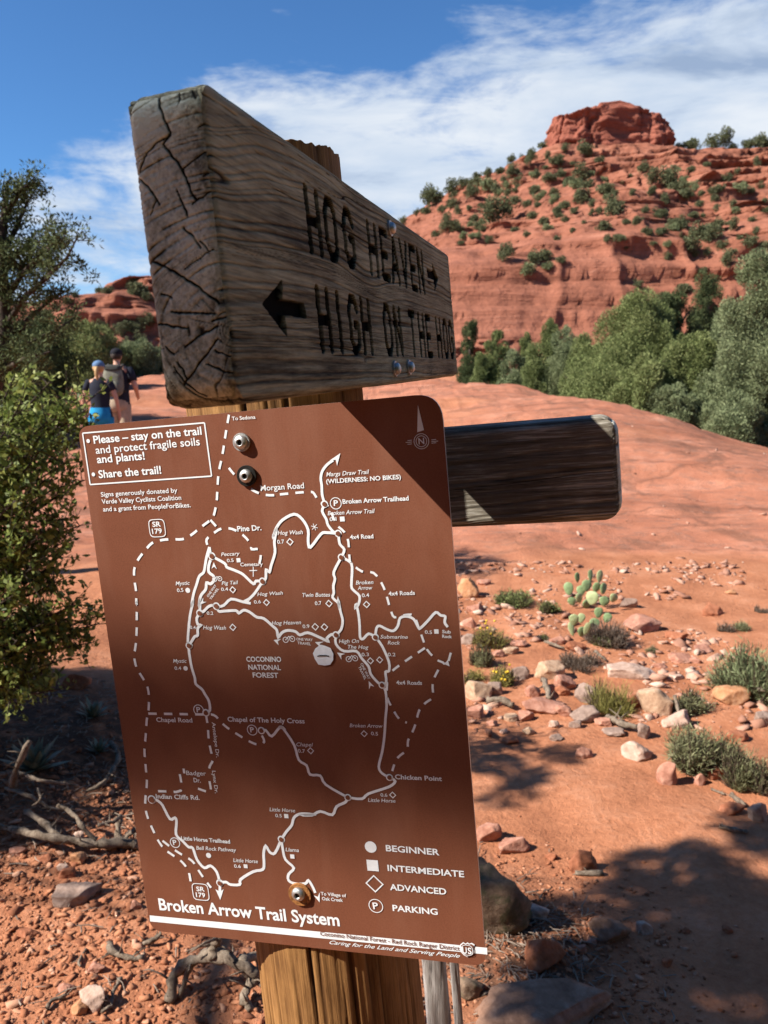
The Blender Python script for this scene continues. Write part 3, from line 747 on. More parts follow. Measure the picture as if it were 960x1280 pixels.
def glyphs(txt, bold=0.0, shear=0.0):
    key = (txt, bold, shear)
    if key not in text_cache:
        cu = bpy.data.curves.new('lettering_tmp', 'FONT'); cu.body = txt; cu.size = 1.0; cu.offset = bold; cu.shear = shear; cu.resolution_u = 3
        ob = bpy.data.objects.new('lettering_tmp', cu); COL.objects.link(ob)
        dg = bpy.context.evaluated_depsgraph_get(); dg.update()
        me = bpy.data.meshes.new_from_object(ob.evaluated_get(dg))
        v = [tuple(x.co) for x in me.vertices]; f = [tuple(p.vertices) for p in me.polygons]
        bpy.data.objects.remove(ob); bpy.data.curves.remove(cu); bpy.data.meshes.remove(me)
        text_cache[key] = (v, f)
    return text_cache[key]
def cap_h():
    v, f = glyphs('H'); return max(p[1] for p in v)
CAP = cap_h()
def text(pr, txt, p0, p1, cap, bold=0.012, shear=0.0):
    bold = bold * 1.05 + 0.001 if bold >= 0.017 else bold * 0.8
    if 'g' in txt: bold = min(bold, 0.010)
    """set txt on the plate with its baseline from photo point p0 to p1 and capitals cap pixels high"""
    v, f = glyphs(txt, bold, shear)
    x0 = min(p[0] for p in v); x1 = max(p[0] for p in v)
    a = Vector(L2(*p0)); b = Vector(L2(*p1)); d = b - a; ln = d.length; d.normalize(); nn = Vector((-d.y, d.x))
    sx = ln / (x1 - x0); sy = cap * mscale(*p0) / CAP
    o = len(pr.v); y = pr.y()
    for p in v:
        q = a + d * ((p[0] - x0) * sx) + nn * (p[1] * sy); pr.v.append((q.x, y, q.y + PL))
    pr.f += [tuple(i + o for i in ff) for ff in f]
lett = Print(); lines = Print(); dashes = Print(); symb = Print(); nodes_d = Print(); titl = Print(); band = Print(); bandtxt = Print(); legend = Print(); emb = Print(); embd = Print(); comp = Print()
def T(k, txt, a, b, cap, bold=0.012, shear=0.0, pr=None):
    text(pr or lett, txt, zp(k, *a), zp(k, *b), cap / ZM[k][2], bold, shear)
def trail(pts, w=3.2):
    pts = smooth_px(pts, 3); lines.strip([L2(*p) for p in pts], w * mscale(*pts[0]))
def dash(pts, on=10.5, off=9.0, w=2.8):
    pts = [Vector(p) for p in smooth_px(pts, 3)]
    seg = []; s = 0.0; cur = [pts[0]]; state = True; lim = on
    for a, b in zip(pts[:-1], pts[1:]):
        L = (b - a).length; t = 0.0
        while s + (L - t) >= lim:
            t += lim - s; q = a.lerp(b, t / L) if L > 0 else b
            if state: cur.append(q); seg.append(cur)
            cur = [q]; state = not state; lim = on if state else off; s = 0.0
        s += L - t; cur.append(b)
    if state and len(cur) > 1: seg.append(cur)
    for g in seg:
        g2 = [g[0]] + [p for i, p in enumerate(g[1:]) if (p - g[i]).length > 0.3]
        if len(g2) > 1: dashes.strip([L2(*p) for p in g2], w * mscale(*g2[0]))
def node(k, x, y, r=3.6):
    c = L2(*zp(k, x, y)); s = mscale(*zp(k, x, y)); symb.ring(c, (r + 0.9) * s, 1.6 * s, 16); nodes_d.disc(c, (r - 0.8) * s, 14)
def square(k, x, y, h, pr=None):
    c = L2(*zp(k, x, y)); s = mscale(*zp(k, x, y)) * h / ZM[k][2]; (pr or symb).disc(c, s * 1.414, 4, math.pi / 4)
def diamond(k, x, y, h=16, w=1.1, pr=None):
    c = L2(*zp(k, x, y)); s = mscale(*zp(k, x, y)); r = h / ZM[k][2] * s; p_ = pr or symb
    o = len(p_.v); yy = p_.y()
    for rr in (r, r - w * 1.414 * s):
        p_.v += [(c[0] + rr, yy, c[1] + PL), (c[0], yy, c[1] + rr + PL), (c[0] - rr, yy, c[1] + PL), (c[0], yy, c[1] - rr + PL)]
    for q in range(4): p_.f.append((o + q, o + (q + 1) % 4, o + 4 + (q + 1) % 4, o + 4 + q))
def dot(k, x, y, r, pr=None):
    c = L2(*zp(k, x, y)); s = mscale(*zp(k, x, y)); (pr or symb).disc(c, r / ZM[k][2] * s)
def parking(k, x, y, r, pr=None, pl=None):
    c = L2(*zp(k, x, y)); s = mscale(*zp(k, x, y)) / ZM[k][2]; (pr or symb).ring(c, r * s, 0.95 * mscale(*zp(k, x, y)))
    T(k, 'P', (x - r * .33, y + r * .42), (x + r * .40, y + r * .42), r * 0.9, 0.02, 0, pl or lett)
def head(k, tip, b0, b1, notch=0.35):
    a, b, c = [Vector(L2(*zp(k, *p))) for p in (tip, b0, b1)]; m_ = (b + c) / 2; m_ = m_.lerp(a, notch)
    lines.poly([tuple(a), tuple(b), tuple(m_)]); lines.poly([tuple(a), tuple(m_), tuple(c)])
def bike(k, x, y, r):
    c1 = zp(k, x - r * 1.1, y + r * .2); c2 = zp(k, x + r * 1.1, y - r * .1); s = mscale(*c1)
    for c_ in (c1, c2): symb.ring(L2(*c_), r / ZM[k][2] * s, 0.8 * s, 14); symb.disc(L2(*c_), 0.8 * s, 8)
    m_ = zp(k, x - r * .1, y - r * 1.0); symb.strip([L2(*c1), L2(*m_), L2(*c2)], 0.8 * s)

# box of rules
bx = [L2(*zp(2, *p)) for p in ((50, 190), (612, 142), (645, 388), (85, 427))]
for i in range(4): symb.strip([bx[i], bx[(i + 1) % 4]], 1.6 * mscale(200, 560))
dot(2, 76, 226, 8); dot(2, 100, 380, 8)
T(2, 'Please – stay on the trail', (102, 238), (600, 196), 30, 0.018); T(2, 'and protect fragile soils', (112, 285), (592, 245), 30, 0.018)
T(2, 'and plants!', (118, 328), (338, 311), 30, 0.018); T(2, 'Share the trail!', (126, 397), (414, 376), 30, 0.018)
T(2, 'Signs generously donated by', (136, 483), (488, 463), 18); T(2, 'Verde Valley Cyclists Coalition', (140, 516), (506, 497), 18); T(2, 'and a grant from PeopleForBikes.', (146, 551), (550, 531), 18)
T(2, 'To Sedona', (740, 131), (848, 123), 15)
for k, x, y in ((2, 394, 628), (6, 388, 555)):
    c_ = zp(k, x, y); symb.ring(L2(*c_), 10.2 * mscale(*c_), 0.9 * mscale(*c_), 28, 5)
T(2, 'SR', (373, 622), (411, 620), 20, 0.02); T(2, '179', (372, 654), (417, 651), 20, 0.02)
T(6, 'SR', (369, 551), (408, 553), 20, 0.02); T(6, '179', (367, 579), (411, 582), 20, 0.02)
dash(zz(2, (725, 105), (712, 180), (695, 290), (678, 370), (672, 450), (668, 510), (655, 570), (640, 590), (590, 628), (550, 660), (510, 679), (460, 679), (415, 683), (370, 697), (335, 735), (305, 775), (288, 820), (290, 870), (297, 920), (298, 975)) + zz(4, (165, 60), (165, 170), (160, 260), (152, 320), (165, 380), (195, 430), (220, 480), (226, 540), (223, 600), (215, 640), (210, 720), (204, 780), (208, 860), (215, 940), (212, 995), (207, 1045)) + zz(6, (125, 165), (140, 215), (165, 270), (182, 305), (215, 350), (260, 382), (300, 412), (330, 455), (342, 515)))
dash(zz(6, (205, 310), (250, 345), (290, 372), (345, 405), (370, 440), (400, 485), (438, 535)))
dash(zz(2, (725, 350), (745, 375), (775, 405), (815, 440), (860, 465), (910, 476), (960, 473)) + zz(3, (75, 438), (190, 428), (215, 435), (235, 470), (262, 482), (280, 495), (310, 565), (345, 600), (362, 640), (368, 720), (380, 738), (420, 768), (470, 775), (505, 820), (525, 870), (540, 925)) + zz(5, (530, 85), (545, 112), (590, 102), (630, 104), (650, 150), (668, 200), (690, 255), (730, 298), (760, 312), (778, 325), (792, 280), (800, 255)))
dash(zz(2, (625, 705), (622, 680), (650, 655), (690, 630), (740, 632), (790, 660), (825, 700), (830, 725), (862, 725), (872, 755), (866, 790)))
dash(zz(2, (640, 590), (660, 612), (682, 640)))
text(lett, 'Morgan Road', zp(2, 872, 456), zp(3, 173, 412), 6.4, 0.02)
T(2, 'Pine Dr.', (765, 643), (876, 637), 22, 0.02)
T(2, 'Peccary', (690, 757), (776, 752), 15, 0.008, .25); T(2, '0.5', (717, 785), (748, 783), 14); square(2, 769, 776, 9)
T(2, 'Cemetary', (779, 804), (882, 801), 15, 0.014)
symb.strip([L2(*p) for p in zz(2, (837, 806), (837, 852))], 1.0 * mscale(317, 710)); symb.strip([L2(*p) for p in zz(2, (819, 824), (855, 823))], 1.0 * mscale(317, 710))
trail(zz(2, (635, 715), (622, 760), (615, 800), (608, 832), (588, 850), (575, 890), (562, 930), (552, 985)) + zz(4, (447, 45), (432, 110), (424, 180), (420, 250), (425, 267)))
trail(zz(2, (635, 715), (640, 745), (648, 758), (705, 790), (715, 808), (745, 820), (780, 835), (800, 850), (838, 885), (850, 872), (880, 873)))
trail(zz(2, (640, 775), (632, 800), (632, 830), (655, 850), (655, 870), (640, 885), (622, 880), (618, 910), (598, 935), (590, 960), (587, 990)) + zz(4, (480, 40), (480, 105)), 3.4)
head(2, (655, 785), (645, 815), (670, 818)); head(2, (590, 982), (607, 948), (622, 968))
bike(2, 671, 862, 11)
T(2, 'Pig Tail', (692, 890), (768, 886), 15, 0.008, .25); T(2, '0.4', (690, 918), (722, 916), 14); diamond(2, 743, 912)
T(2, 'ONE WAY', (630, 948), (668, 893), 10); T(2, 'TRAVEL', (643, 960), (680, 908), 10)
T(2, 'Mystic', (480, 892), (545, 889), 16, 0.008, .25); T(2, '0.5', (487, 923), (516, 921), 15); dot(2, 535, 915, 11)
trail(zz(2, (880, 873), (895, 860), (897, 820), (912, 830), (920, 800), (938, 740), (935, 690), (945, 630)) + zz(3, (40, 620), (45, 605), (55, 580), (80, 548), (130, 523), (165, 545), (190, 590), (190, 640), (200, 665), (245, 608), (270, 602), (318, 606)))
trail(zz(2, (880, 873), (860, 905), (838, 935), (812, 960))); head(2, (790, 962), (822, 945), (826, 975))
trail(zz(2, (826, 975), (790, 968), (735, 955), (700, 985), (665, 990)))
T(2, 'Hog Wash', (857, 941), (975, 934), 15, 0.008, .25); T(2, '0.6', (842, 976), (874, 974), 14); diamond(2, 898, 971)
node(2, 646, 757); node(2, 880, 873)
T(3, 'Hog Wash', (60, 612), (168, 608), 16, 0.008, .25); T(3, '0.7', (58, 650), (88, 648), 15); diamond(3, 112, 642)
for a_ in (0.3, 1.2, 2.3): symb.strip([L2(*zp(3, 217 + 15 * math.cos(a_), 578 + 15 * math.sin(a_))), L2(*zp(3, 217 - 15 * math.cos(a_), 578 - 15 * math.sin(a_)))], 0.7 * mscale(395, 660))
node(3, 260, 480); node(3, 318, 606); node(3, 332, 708)
parking(3, 308, 477, 25); T(3, 'Broken Arrow Trailhead', (338, 479), (621, 464), 18, 0.022); T(3, 'Broken Arrow Trail', (274, 528), (476, 518), 17, 0.008, .25)
T(3, '0.1', (283, 553), (312, 551), 15); square(3, 336, 544, 10)
trail(zz(3, (260, 476), (250, 440), (248, 400), (244, 370), (250, 340), (270, 312), (297, 292))); head(3, (328, 262), (281, 294), (314, 316))
T(3, 'Margs Draw Trail', (268, 362), (452, 350), 17, 0.008, .25); T(3, '(WILDERNESS: NO BIKES)', (268, 392), (588, 372), 17, 0.02)
trail(zz(3, (260, 484), (250, 510), (268, 545), (275, 570), (300, 600), (318, 606), (325, 650), (345, 675), (332, 708)))
trail(zz(3, (332, 708), (300, 770), (305, 800), (298, 830), (300, 860), (295, 880), (320, 905), (322, 922)) + zz(5, (295, 30), (305, 85), (315, 125), (308, 165), (285, 190)))
trail(zz(3, (332, 708), (365, 725), (378, 750), (375, 830), (385, 850), (410, 875), (405, 910), (392, 924)) + zz(5, (375, 55), (385, 100), (390, 150), (392, 200), (405, 208), (430, 185), (460, 200)))
T(3, '4x4 Road', (370, 630), (470, 626), 17, 0.018); T(3, '4x4 Roads', (535, 872), (648, 868), 17, 0.018)
T(3, 'Broken', (394, 825), (470, 822), 16, 0.008, .25); T(3, 'Arrow', (402, 848), (466, 846), 16, 0.008, .25); T(3, '0.4', (421, 879), (452, 877), 15); diamond(3, 440, 910)
T(3, 'Twin Buttes', (166, 878), (285, 876), 16, 0.008, .25); T(3, '0.7', (220, 913), (248, 911), 15); diamond(3, 279, 906)
T(5, 'Hog Heaven', (0, 146), (131, 142), 16, 0.008, .25); T(5, '0.9', (138, 160), (168, 159), 15); diamond(5, 193, 154, 17); diamond(5, 234, 155, 17)
bike(5, 76, 209, 13); T(5, 'ONE WAY', (110, 214), (182, 218), 11); T(5, 'TRAVEL', (115, 231), (174, 236), 11)
head(5, (8, 213), (42, 208), (30, 236)); head(5, (192, 222), (232, 220), (215, 245))
trail(zz(4, (563, 70), (575, 95), (600, 95), (660, 92), (675, 105), (700, 90), (730, 100), (765, 125), (800, 132), (845, 170), (865, 190), (872, 225)) + zz(5, (45, 180), (70, 170), (105, 175), (125, 190), (160, 180), (210, 200), (235, 212), (250, 218), (245, 205), (265, 188), (285, 190)))
trail(zz(5, (285, 190), (285, 230), (320, 262), (375, 262), (400, 295), (430, 330), (440, 365), (470, 400), (490, 413)))
T(5, 'High On', (298, 227), (388, 225), 16, 0.008, .25); T(5, 'The Hog', (338, 251), (430, 253), 16, 0.008, .25); T(5, '0.3', (400, 285), (432, 284), 15); diamond(5, 438, 305); diamond(5, 479, 301)
bike(5, 356, 295, 13); head(5, (290, 268), (326, 274), (310, 300)); head(5, (430, 395), (455, 420), (432, 432))
T(5, 'ONE WAY', (393, 318), (428, 388), 11); T(5, 'TRAVEL', (383, 332), (412, 390), 11)
T(5, 'Submarine', (482, 206), (605, 207), 16, 0.008, .25); T(5, 'Rock', (515, 232), (570, 233), 16, 0.008, .25); T(5, '0.2', (516, 284), (550, 285), 15)
trail(zz(5, (460, 200), (490, 240), (520, 310), (520, 350), (505, 355), (508, 400), (490, 413)))
trail(zz(5, (490, 413), (505, 440), (510, 500), (505, 560), (500, 640), (490, 710), (475, 775), (490, 805), (523, 823)))
trail(zz(5, (460, 200), (465, 160), (480, 150), (510, 165), (540, 172), (560, 150), (570, 115), (600, 108), (630, 120), (650, 155), (660, 160), (695, 125), (728, 90), (750, 103), (770, 108), (768, 135), (782, 155)))
T(5, '0.5', (680, 184), (712, 186), 15); square(5, 731, 175, 10); T(5, 'Sub', (757, 182), (795, 184), 14, 0.02); T(5, 'Rock', (757, 203), (800, 205), 14, 0.02)
dash(zz(5, (680, 248), (610, 295), (560, 330), (525, 358))); dash(zz(5, (512, 400), (512, 465), (535, 515), (565, 562), (600, 580))); dash(zz(5, (740, 345), (715, 400), (715, 465), (685, 490), (655, 525), (640, 580), (625, 620), (605, 660), (600, 700), (555, 740), (535, 795)))
head(5, (790, 330), (762, 318), (782, 300), 0.1)
T(5, '4x4 Roads', (553, 410), (668, 412), 17, 0.018); T(5, 'Broken Arrow', (346, 600), (493, 603), 16, 0.008, .25); diamond(5, 410, 629); T(5, '0.5', (441, 635), (472, 637), 15)
text(lett, 'Chapel of The Holy Cross', zp(4, 620, 646), zp(5, 147, 583), 5.4, 0.02)
T(4, 'COCONINO', (714, 347), (888, 348), 23, 0.02); T(4, 'NATIONAL', (724, 387), (886, 389), 23, 0.02); T(4, 'FOREST', (746, 426), (874, 428), 23, 0.02)
T(4, '0.2', (515, 113), (548, 114), 15); T(4, '0.4', (431, 184), (460, 185), 15); T(4, 'Hog Wash', (497, 186), (612, 188), 18, 0.008, .25); diamond(4, 645, 176, 18)
trail(zz(4, (480, 108), (465, 130), (470, 160), (485, 165), (470, 180), (470, 215), (455, 222), (440, 245), (427, 267)))
trail(zz(4, (563, 70), (540, 66), (520, 75), (500, 95), (480, 105)))
T(4, 'Mystic', (347, 353), (415, 353), 17, 0.008, .25); T(4, '0.4', (355, 388), (388, 388), 15); dot(4, 409, 381, 11)
trail(zz(4, (427, 267), (425, 290), (432, 340), (440, 380), (455, 430), (460, 460), (490, 485), (505, 510), (525, 545), (530, 590), (511, 603)))
dash(zz(4, (223, 607), (480, 611), (550, 615), (580, 645), (620, 680), (670, 712), (720, 742), (770, 762), (802, 748), (788, 712)))
T(4, 'Chapel Road', (264, 648), (444, 651), 20, 0.018); parking(4, 474, 589, 26); parking(4, 742, 689, 26)
dash(zz(4, (511, 612), (520, 670), (525, 740), (535, 790), (545, 840), (530, 870), (523, 915))); dash(zz(4, (528, 945), (535, 995), (515, 997), (470, 982))); dash(zz(4, (402, 906), (399, 882))); dash(zz(4, (380, 910), (385, 992), (300, 995), (262, 996), (245, 1012)))
T(4, 'Antelope Dr.', (541, 650), (563, 826), 17, 0.015); T(4, 'Lynx Dr.', (541, 893), (556, 1006), 17, 0.015)
T(4, 'Badger', (413, 914), (512, 917), 20, 0.018); T(4, 'Dr.', (450, 950), (485, 952), 20, 0.018); T(4, 'Indian Cliffs Rd.', (262, 1031), (480, 1038), 20, 0.018)
for n_ in ((563, 70), (480, 105), (427, 267), (511, 603), (788, 692)): node(4, *n_)
for n_ in ((285, 190), (460, 200), (490, 413), (523, 823), (338, 912)): node(5, *n_)
trail(zz(4, (240, 1037), (262, 1040)) + zz(6, (185, 120), (205, 140), (240, 205), (265, 200), (272, 220), (270, 280), (300, 310), (330, 340), (350, 345), (370, 400), (405, 440), (435, 430), (465, 460), (480, 512)))
node(4, 240, 1037, 4.2); node(6, 480, 512); node(6, 775, 303)
trail(zz(6, (480, 512), (510, 508), (530, 520), (575, 520), (580, 495), (640, 458), (685, 448), (692, 420), (690, 370), (700, 335), (720, 365), (745, 368), (775, 303)))
trail(zz(6, (775, 303), (782, 350), (795, 400), (835, 440), (810, 470), (810, 500), (840, 515), (890, 515), (905, 500), (925, 530), (938, 560))); head(7, (147, 582), (120, 550), (147, 536))
trail(zz(6, (775, 303), (800, 265), (825, 235), (835, 200), (860, 182), (900, 180), (930, 185)) + zz(7, (60, 178), (110, 180), (150, 162), (205, 178), (225, 140), (265, 120), (277, 98)))
trail(zz(5, (338, 912), (400, 918), (430, 895), (520, 865), (548, 840), (523, 823)))
trail(zz(5, (338, 912), (240, 855), (215, 815), (170, 810), (155, 770), (120, 745), (100, 680), (50, 605), (35, 600)) + zz(4, (900, 680), (880, 675), (840, 720), (810, 690), (788, 692)))
trail(zz(6, (480, 514), (480, 555))); head(6, (482, 594), (459, 543), (498, 543), 0.2)
T(6, 'Little Horse Trailhead', (296, 306), (530, 323), 17, 0.022); parking(6, 265, 319, 24); T(6, 'Bell Rock Pathway', (368, 352), (560, 363), 17, 0.008, .2); dot(6, 426, 380, 12)
T(6, 'Little Horse', (546, 411), (664, 417), 17, 0.008, .2); T(6, '0.6', (550, 438), (582, 440), 15); square(6, 604, 432, 9)
T(6, 'Little Horse', (719, 168), (842, 174), 17, 0.008, .2); T(6, '0.5', (747, 196), (778, 198), 15); square(6, 799, 191, 10); T(6, 'Llama', (796, 360), (860, 364), 17, 0.008, .2); square(6, 828, 385, 10)
text(titl, 'Broken Arrow Trail System', zp(6, 191, 641), zp(7, 240, 691), 13.2, 0.021)
band.poly([L2(*zp(6, 143, 668)), L2(*zp(7, 919, 792)), L2(*zp(7, 920, 823)), L2(*zp(6, 145, 697))])
def legend_text():
    dot(7, 382, 327, 27, legend); T(7, 'BEGINNER', (453, 345), (700, 365), 28, 0.02, 0, legend)
    square(7, 391, 412, 26, legend); T(7, 'INTERMEDIATE', (461, 436), (814, 466), 28, 0.02, 0, legend)
    diamond(7, 400, 496, 42, 1.5, legend); T(7, 'ADVANCED', (472, 524), (732, 546), 28, 0.02, 0, legend)
    parking(7, 406, 598, 33, legend, legend); T(7, 'PARKING', (484, 621), (692, 640), 28, 0.02, 0, legend)
legend_text()
T(5, 'Chicken Point', (548, 830), (756, 839), 20, 0.022); T(5, '0.6', (484, 908), (514, 909), 15); diamond(5, 537, 901); T(5, 'Little Horse', (428, 931), (550, 935), 16, 0.008, .2)
T(5, 'Chapel', (110, 684), (184, 686), 16, 0.008, .25); T(5, '0.7', (117, 712), (148, 714), 15); diamond(5, 172, 705)
T(7, 'To Village of', (153, 548), (270, 558), 15, 0.014); T(7, 'Oak Creek', (158, 572), (254, 580), 15, 0.014)
T(7, 'Coconino National Forest - Red Rock Ranger District', (151, 733), (793, 803), 19, 0.010, 0, bandtxt)
T(7, 'Caring for the Land and Serving People', (192, 774), (795, 838), 17, 0.010, 0.55)
# forest service shield
sh = [L2(*zp(7, 829 + x, 797 + y)) for x, y in ((-34, -22), (-20, -33), (-8, -26), (0, -32), (8, -26), (20, -30), (33, -22), (28, 0), (31, 18), (16, 30), (0, 36), (-16, 28), (-30, 14), (-27, -4))]
c_ = Vector(L2(*zp(7, 829, 798)))
emb.poly(sh); embd.poly([tuple(c_.lerp(Vector(p), 0.87)) for p in sh])
usp = Print(); usp.ring(tuple(c_), 7.0 * mscale(585, 1187), 0.7 * mscale(585, 1187), 26, 3)
T(7, 'U', (808, 812), (828, 814), 30, 0.02, 0, usp); T(7, 'S', (832, 814), (850, 816), 30, 0.02, 0, usp)
# compass
comp.poly([L2(*zp(3, *p)) for p in ((660, 55), (657, 172), (672, 168))]); comp.poly([L2(*zp(3, *p)) for p in ((660, 55), (672, 168), (686, 163))])
cc = zp(3, 675, 211); comp.ring(L2(*cc), 9.6 * mscale(*cc), 0.7 * mscale(*cc), 30); comp.ring(L2(*cc), 7.0 * mscale(*cc), 0.7 * mscale(*cc), 30)
T(3, 'N', (664, 224), (688, 222), 25, 0.015, 0, comp)
for y_, a_, b_ in ((206, 616, 634), (214, 608, 634), (222, 616, 634), (203, 718, 738), (210, 718, 746), (217, 718, 738)):
    comp.strip([L2(*zp(3, a_, y_ + 2)), L2(*zp(3, b_, y_))], 0.7 * mscale(520, 550))
for nm_, pr_, m_ in (('lettering', lett, 'white'), ('trail_lines', lines, 'white'), ('dashed_roads', dashes, 'white'), ('map_symbols', symb, 'white'), ('title', titl, 'white'), ('title_band', band, 'white'), ('legend', legend, 'white'), ('compass_rose', comp, 'white')):
    pr_.build(nm_, M[m_], plate)
def shift(pr, d):
    pr.v = [(x, y - d, z) for x, y, z in pr.v]; return pr
shift(nodes_d, 0.0005).build('trail_junctions', M['sheet'], plate)
shift(bandtxt, 0.0004).build('band_lettering', M['brownink'], plate)
em = shift(emb, 0.0004).build('emblem', M['white'], plate)
shift(embd, 0.0008).build('emblem_field', M['brownink'], plate); shift(usp, 0.0012).build('emblem_letters', M['white'], plate)
# sticker
c_ = L2(*zp(5, 231, 280)); s_ = mscale(404, 818)
stp = Print(); stp.poly([(c_[0] + s_ * r_ * math.cos(a_), c_[1] + s_ * r_ * math.sin(a_)) for a_, r_ in ((0.15, 12.6), (0.75, 13.2), (1.3, 12.2), (1.75, 13.4), (2.4, 12.6), (2.95, 13.3), (3.5, 12.2), (4.1, 13.6), (4.7, 12.4), (5.3, 13.4), (5.85, 12.6))])
shift(stp, 0.0007).build('sticker', M['sticker'], plate)
stl = Print(); stl.strip([L2(*p) for p in zz(5, (204, 283), (216, 280), (244, 280), (257, 283))], 1.3 * s_); shift(stl, 0.0012).build('sticker_line', M['darksteel'], plate)

# bolts
def revolve(prof, n=28):
    vs = [(r * math.cos(2 * math.pi * k / n), r * math.sin(2 * math.pi * k / n), h) for r, h in prof for k in range(n)]
    fs = []
    for i in range(len(prof) - 1):
        for k in range(n): fs.append((i * n + k, i * n + (k + 1) % n, (i + 1) * n + (k + 1) % n, (i + 1) * n + k))
    fs.append(tuple((len(prof) - 1) * n + k for k in range(n)))
    return vs, fs
def bolt(parent, loc, ax, r, washer_mat, wr, dome=0.6, socket=True):
    q = Vector(ax).to_track_quat('Z', 'Y')
    def put(vf, name, mat, par, off=0.0):
        vs = [tuple(q @ Vector(v) + Vector(loc) + Vector(ax) * off) for v in vf[0]]
        return add(name, mesh_np(name, vs, vf[1], False), mat, par)
    b = put(revolve([(r, 0.0), (r, r * 0.15), (r * 0.93, r * 0.38 * dome / .6), (r * 0.75, r * 0.55 * dome / .6), (r * 0.5, r * 0.66 * dome / .6), (r * 0.42, r * 0.68 * dome / .6)] + ([(r * 0.40, r * 0.35)] if socket else [(r * 0.05, r * 0.78 * dome / .6)])), 'bolt', M['steel'], parent, 0.0012)
    for p in b.data.polygons: p.use_smooth = True
    put(revolve([(wr, 0.0), (wr, 0.0012), (wr * 0.97, 0.0015), (r * 0.6, 0.0015)]), 'washer', washer_mat, b)
    if socket: put(revolve([(r * 0.40, 0.0), (r * 0.40, 0.0003), (r * 0.1, 0.0003)], 6), 'socket', M['darksteel'], b, r * 0.36 + 0.0012)
    return b
off = YM - 0.0008
for px, py, wm, r_, wr in ((303, 552.5, 'steel', 0.0052, 0.0066), (309.5, 594.5, 'darksteel', 0.0050, 0.0076), (374.5, 1115, 'steel', 0.0054, 0.0054)):
    x, z = L2(px, py)
    bolt(plate, (x, off, z + PL), (0, -1, 0), r_, M[wm], wr)
x, z = L2(375.5, 1117)
bw = bolt(plate, (x, YM - 0.0003, z + PL), (0, -1, 0), 0.004, M['rust'], 0.0094, 0.3, False)
for t_, z_ in ((0.001, 0.1214), (-0.0214, 0.0197), (0.0206, 0.0207)):
    bolt(board, (0.1045 + 0.0002, t_, z_ + PL), (1, 0, 0), 0.0044, M['steel'], 0.0058, 0.7, False)
# ------------------------------------------------------------------ rocks
_t = bmesh.new(); bmesh.ops.create_icosphere(_t, subdivisions=4, radius=1.0)
ICO_V = np.array([v.co[:] for v in _t.verts]); ICO_F = np.array([[v.index for v in f.verts] for f in _t.faces]); _t.free()
_t = bmesh.new(); bmesh.ops.create_icosphere(_t, subdivisions=1, radius=1.0)
ICO1_V = np.array([v.co[:] for v in _t.verts]); ICO1_F = np.array([[v.index for v in f.verts] for f in _t.faces]); _t.free()
def stone_mat(name, a, b_, c_, sc=14, moss=None):
    m, N, b = mat_new(name)
    co = N.coord('Object'); n1_ = N.noise(co, sc, 7, 0.68, 0.3); n2_ = N.noise(co, sc * 5, 5, 0.7)
    v = N.math('ADD', N.math('MULTIPLY', n1_, 0.65), N.math('MULTIPLY', n2_, 0.35))
    col = N.ramp(v, [(0.34, a), (0.50, b_), (0.66, c_)])
    if moss is not None:
        sp = N.ramp(N.noise(co, sc * 1.3, 6, 0.7, 0.4), [(0.50, (0, 0, 0)), (0.60, (1, 1, 1))]); col = N.mix(N.math('MULTIPLY', sp, 0.8), col, moss)
    N.link(col, b.inputs['Base Color']); b.inputs['Roughness'].default_value = 0.92; b.inputs['Specular IOR Level'].default_value = 0.15
    N.link(N.bump(v, 0.8, 0.012), b.inputs['Normal']); return m
ST = {
    'pink': stone_mat('pink_stone', (0.23, 0.092, 0.058), (0.38, 0.180, 0.122), (0.51, 0.29, 0.21)),
    'buff': stone_mat('buff_stone', (0.26, 0.145, 0.085), (0.42, 0.27, 0.175), (0.54, 0.39, 0.28)),
    'red': stone_mat('red_stone', (0.17, 0.06, 0.03), (0.31, 0.115, 0.06), (0.42, 0.19, 0.11)),
    'orange': stone_mat('orange_stone', (0.27, 0.115, 0.05), (0.41, 0.20, 0.10), (0.52, 0.31, 0.19)),
    'gray': stone_mat('grey_stone', (0.15, 0.095, 0.07), (0.27, 0.185, 0.145), (0.40, 0.295, 0.24)),
    'white': stone_mat('pale_stone', (0.29, 0.175, 0.125), (0.44, 0.30, 0.23), (0.57, 0.43, 0.35)),
    'slab': stone_mat('brown_slab_stone', (0.12, 0.062, 0.040), (0.24, 0.135, 0.090), (0.36, 0.225, 0.16), 9),
    'moss': stone_mat('mossy_stone', (0.07, 0.045, 0.03), (0.16, 0.105, 0.07), (0.30, 0.20, 0.13), 10, (0.075, 0.07, 0.035)),
}
def rock_shape(dims, seed, cuts=13, rough=0.13):
    r_ = np.random.default_rng(seed)
    V = ICO_V.copy()
    V = V * ((np.abs(V) ** 3.4).sum(1) ** (-1 / 3.4))[:, None]
    A_ = Euler((r_.normal() * 0.16, r_.normal() * 0.16, r_.uniform(0, 3))).to_matrix(); V = V @ np.array(A_).T
    V = V * (1 + 0.22 * fbm(V[:, 0] * 1.1 + seed, V[:, 1] * 1.1, V[:, 2] * 1.1, seed, 2))[:, None]
    for k in range(cuts):   # broken planes
        nrm = r_.normal(size=3); nrm /= np.linalg.norm(nrm); d = r_.uniform(0.55, 1.0)
        s_ = V @ nrm; over = np.maximum(0, s_ - d); V = V - nrm * (over * 0.94)[:, None]
    V = V * (1 + rough * fbm(V[:, 0] * 4, V[:, 1] * 4, V[:, 2] * 4, seed + 3, 4))[:, None]
    lo, hi = V.min(0), V.max(0)
    V = (V - (lo + hi) / 2) / ((hi - lo) / 2)
    return V * (np.array(dims) / 2)
STONES = 'stones scattered over the red ground'
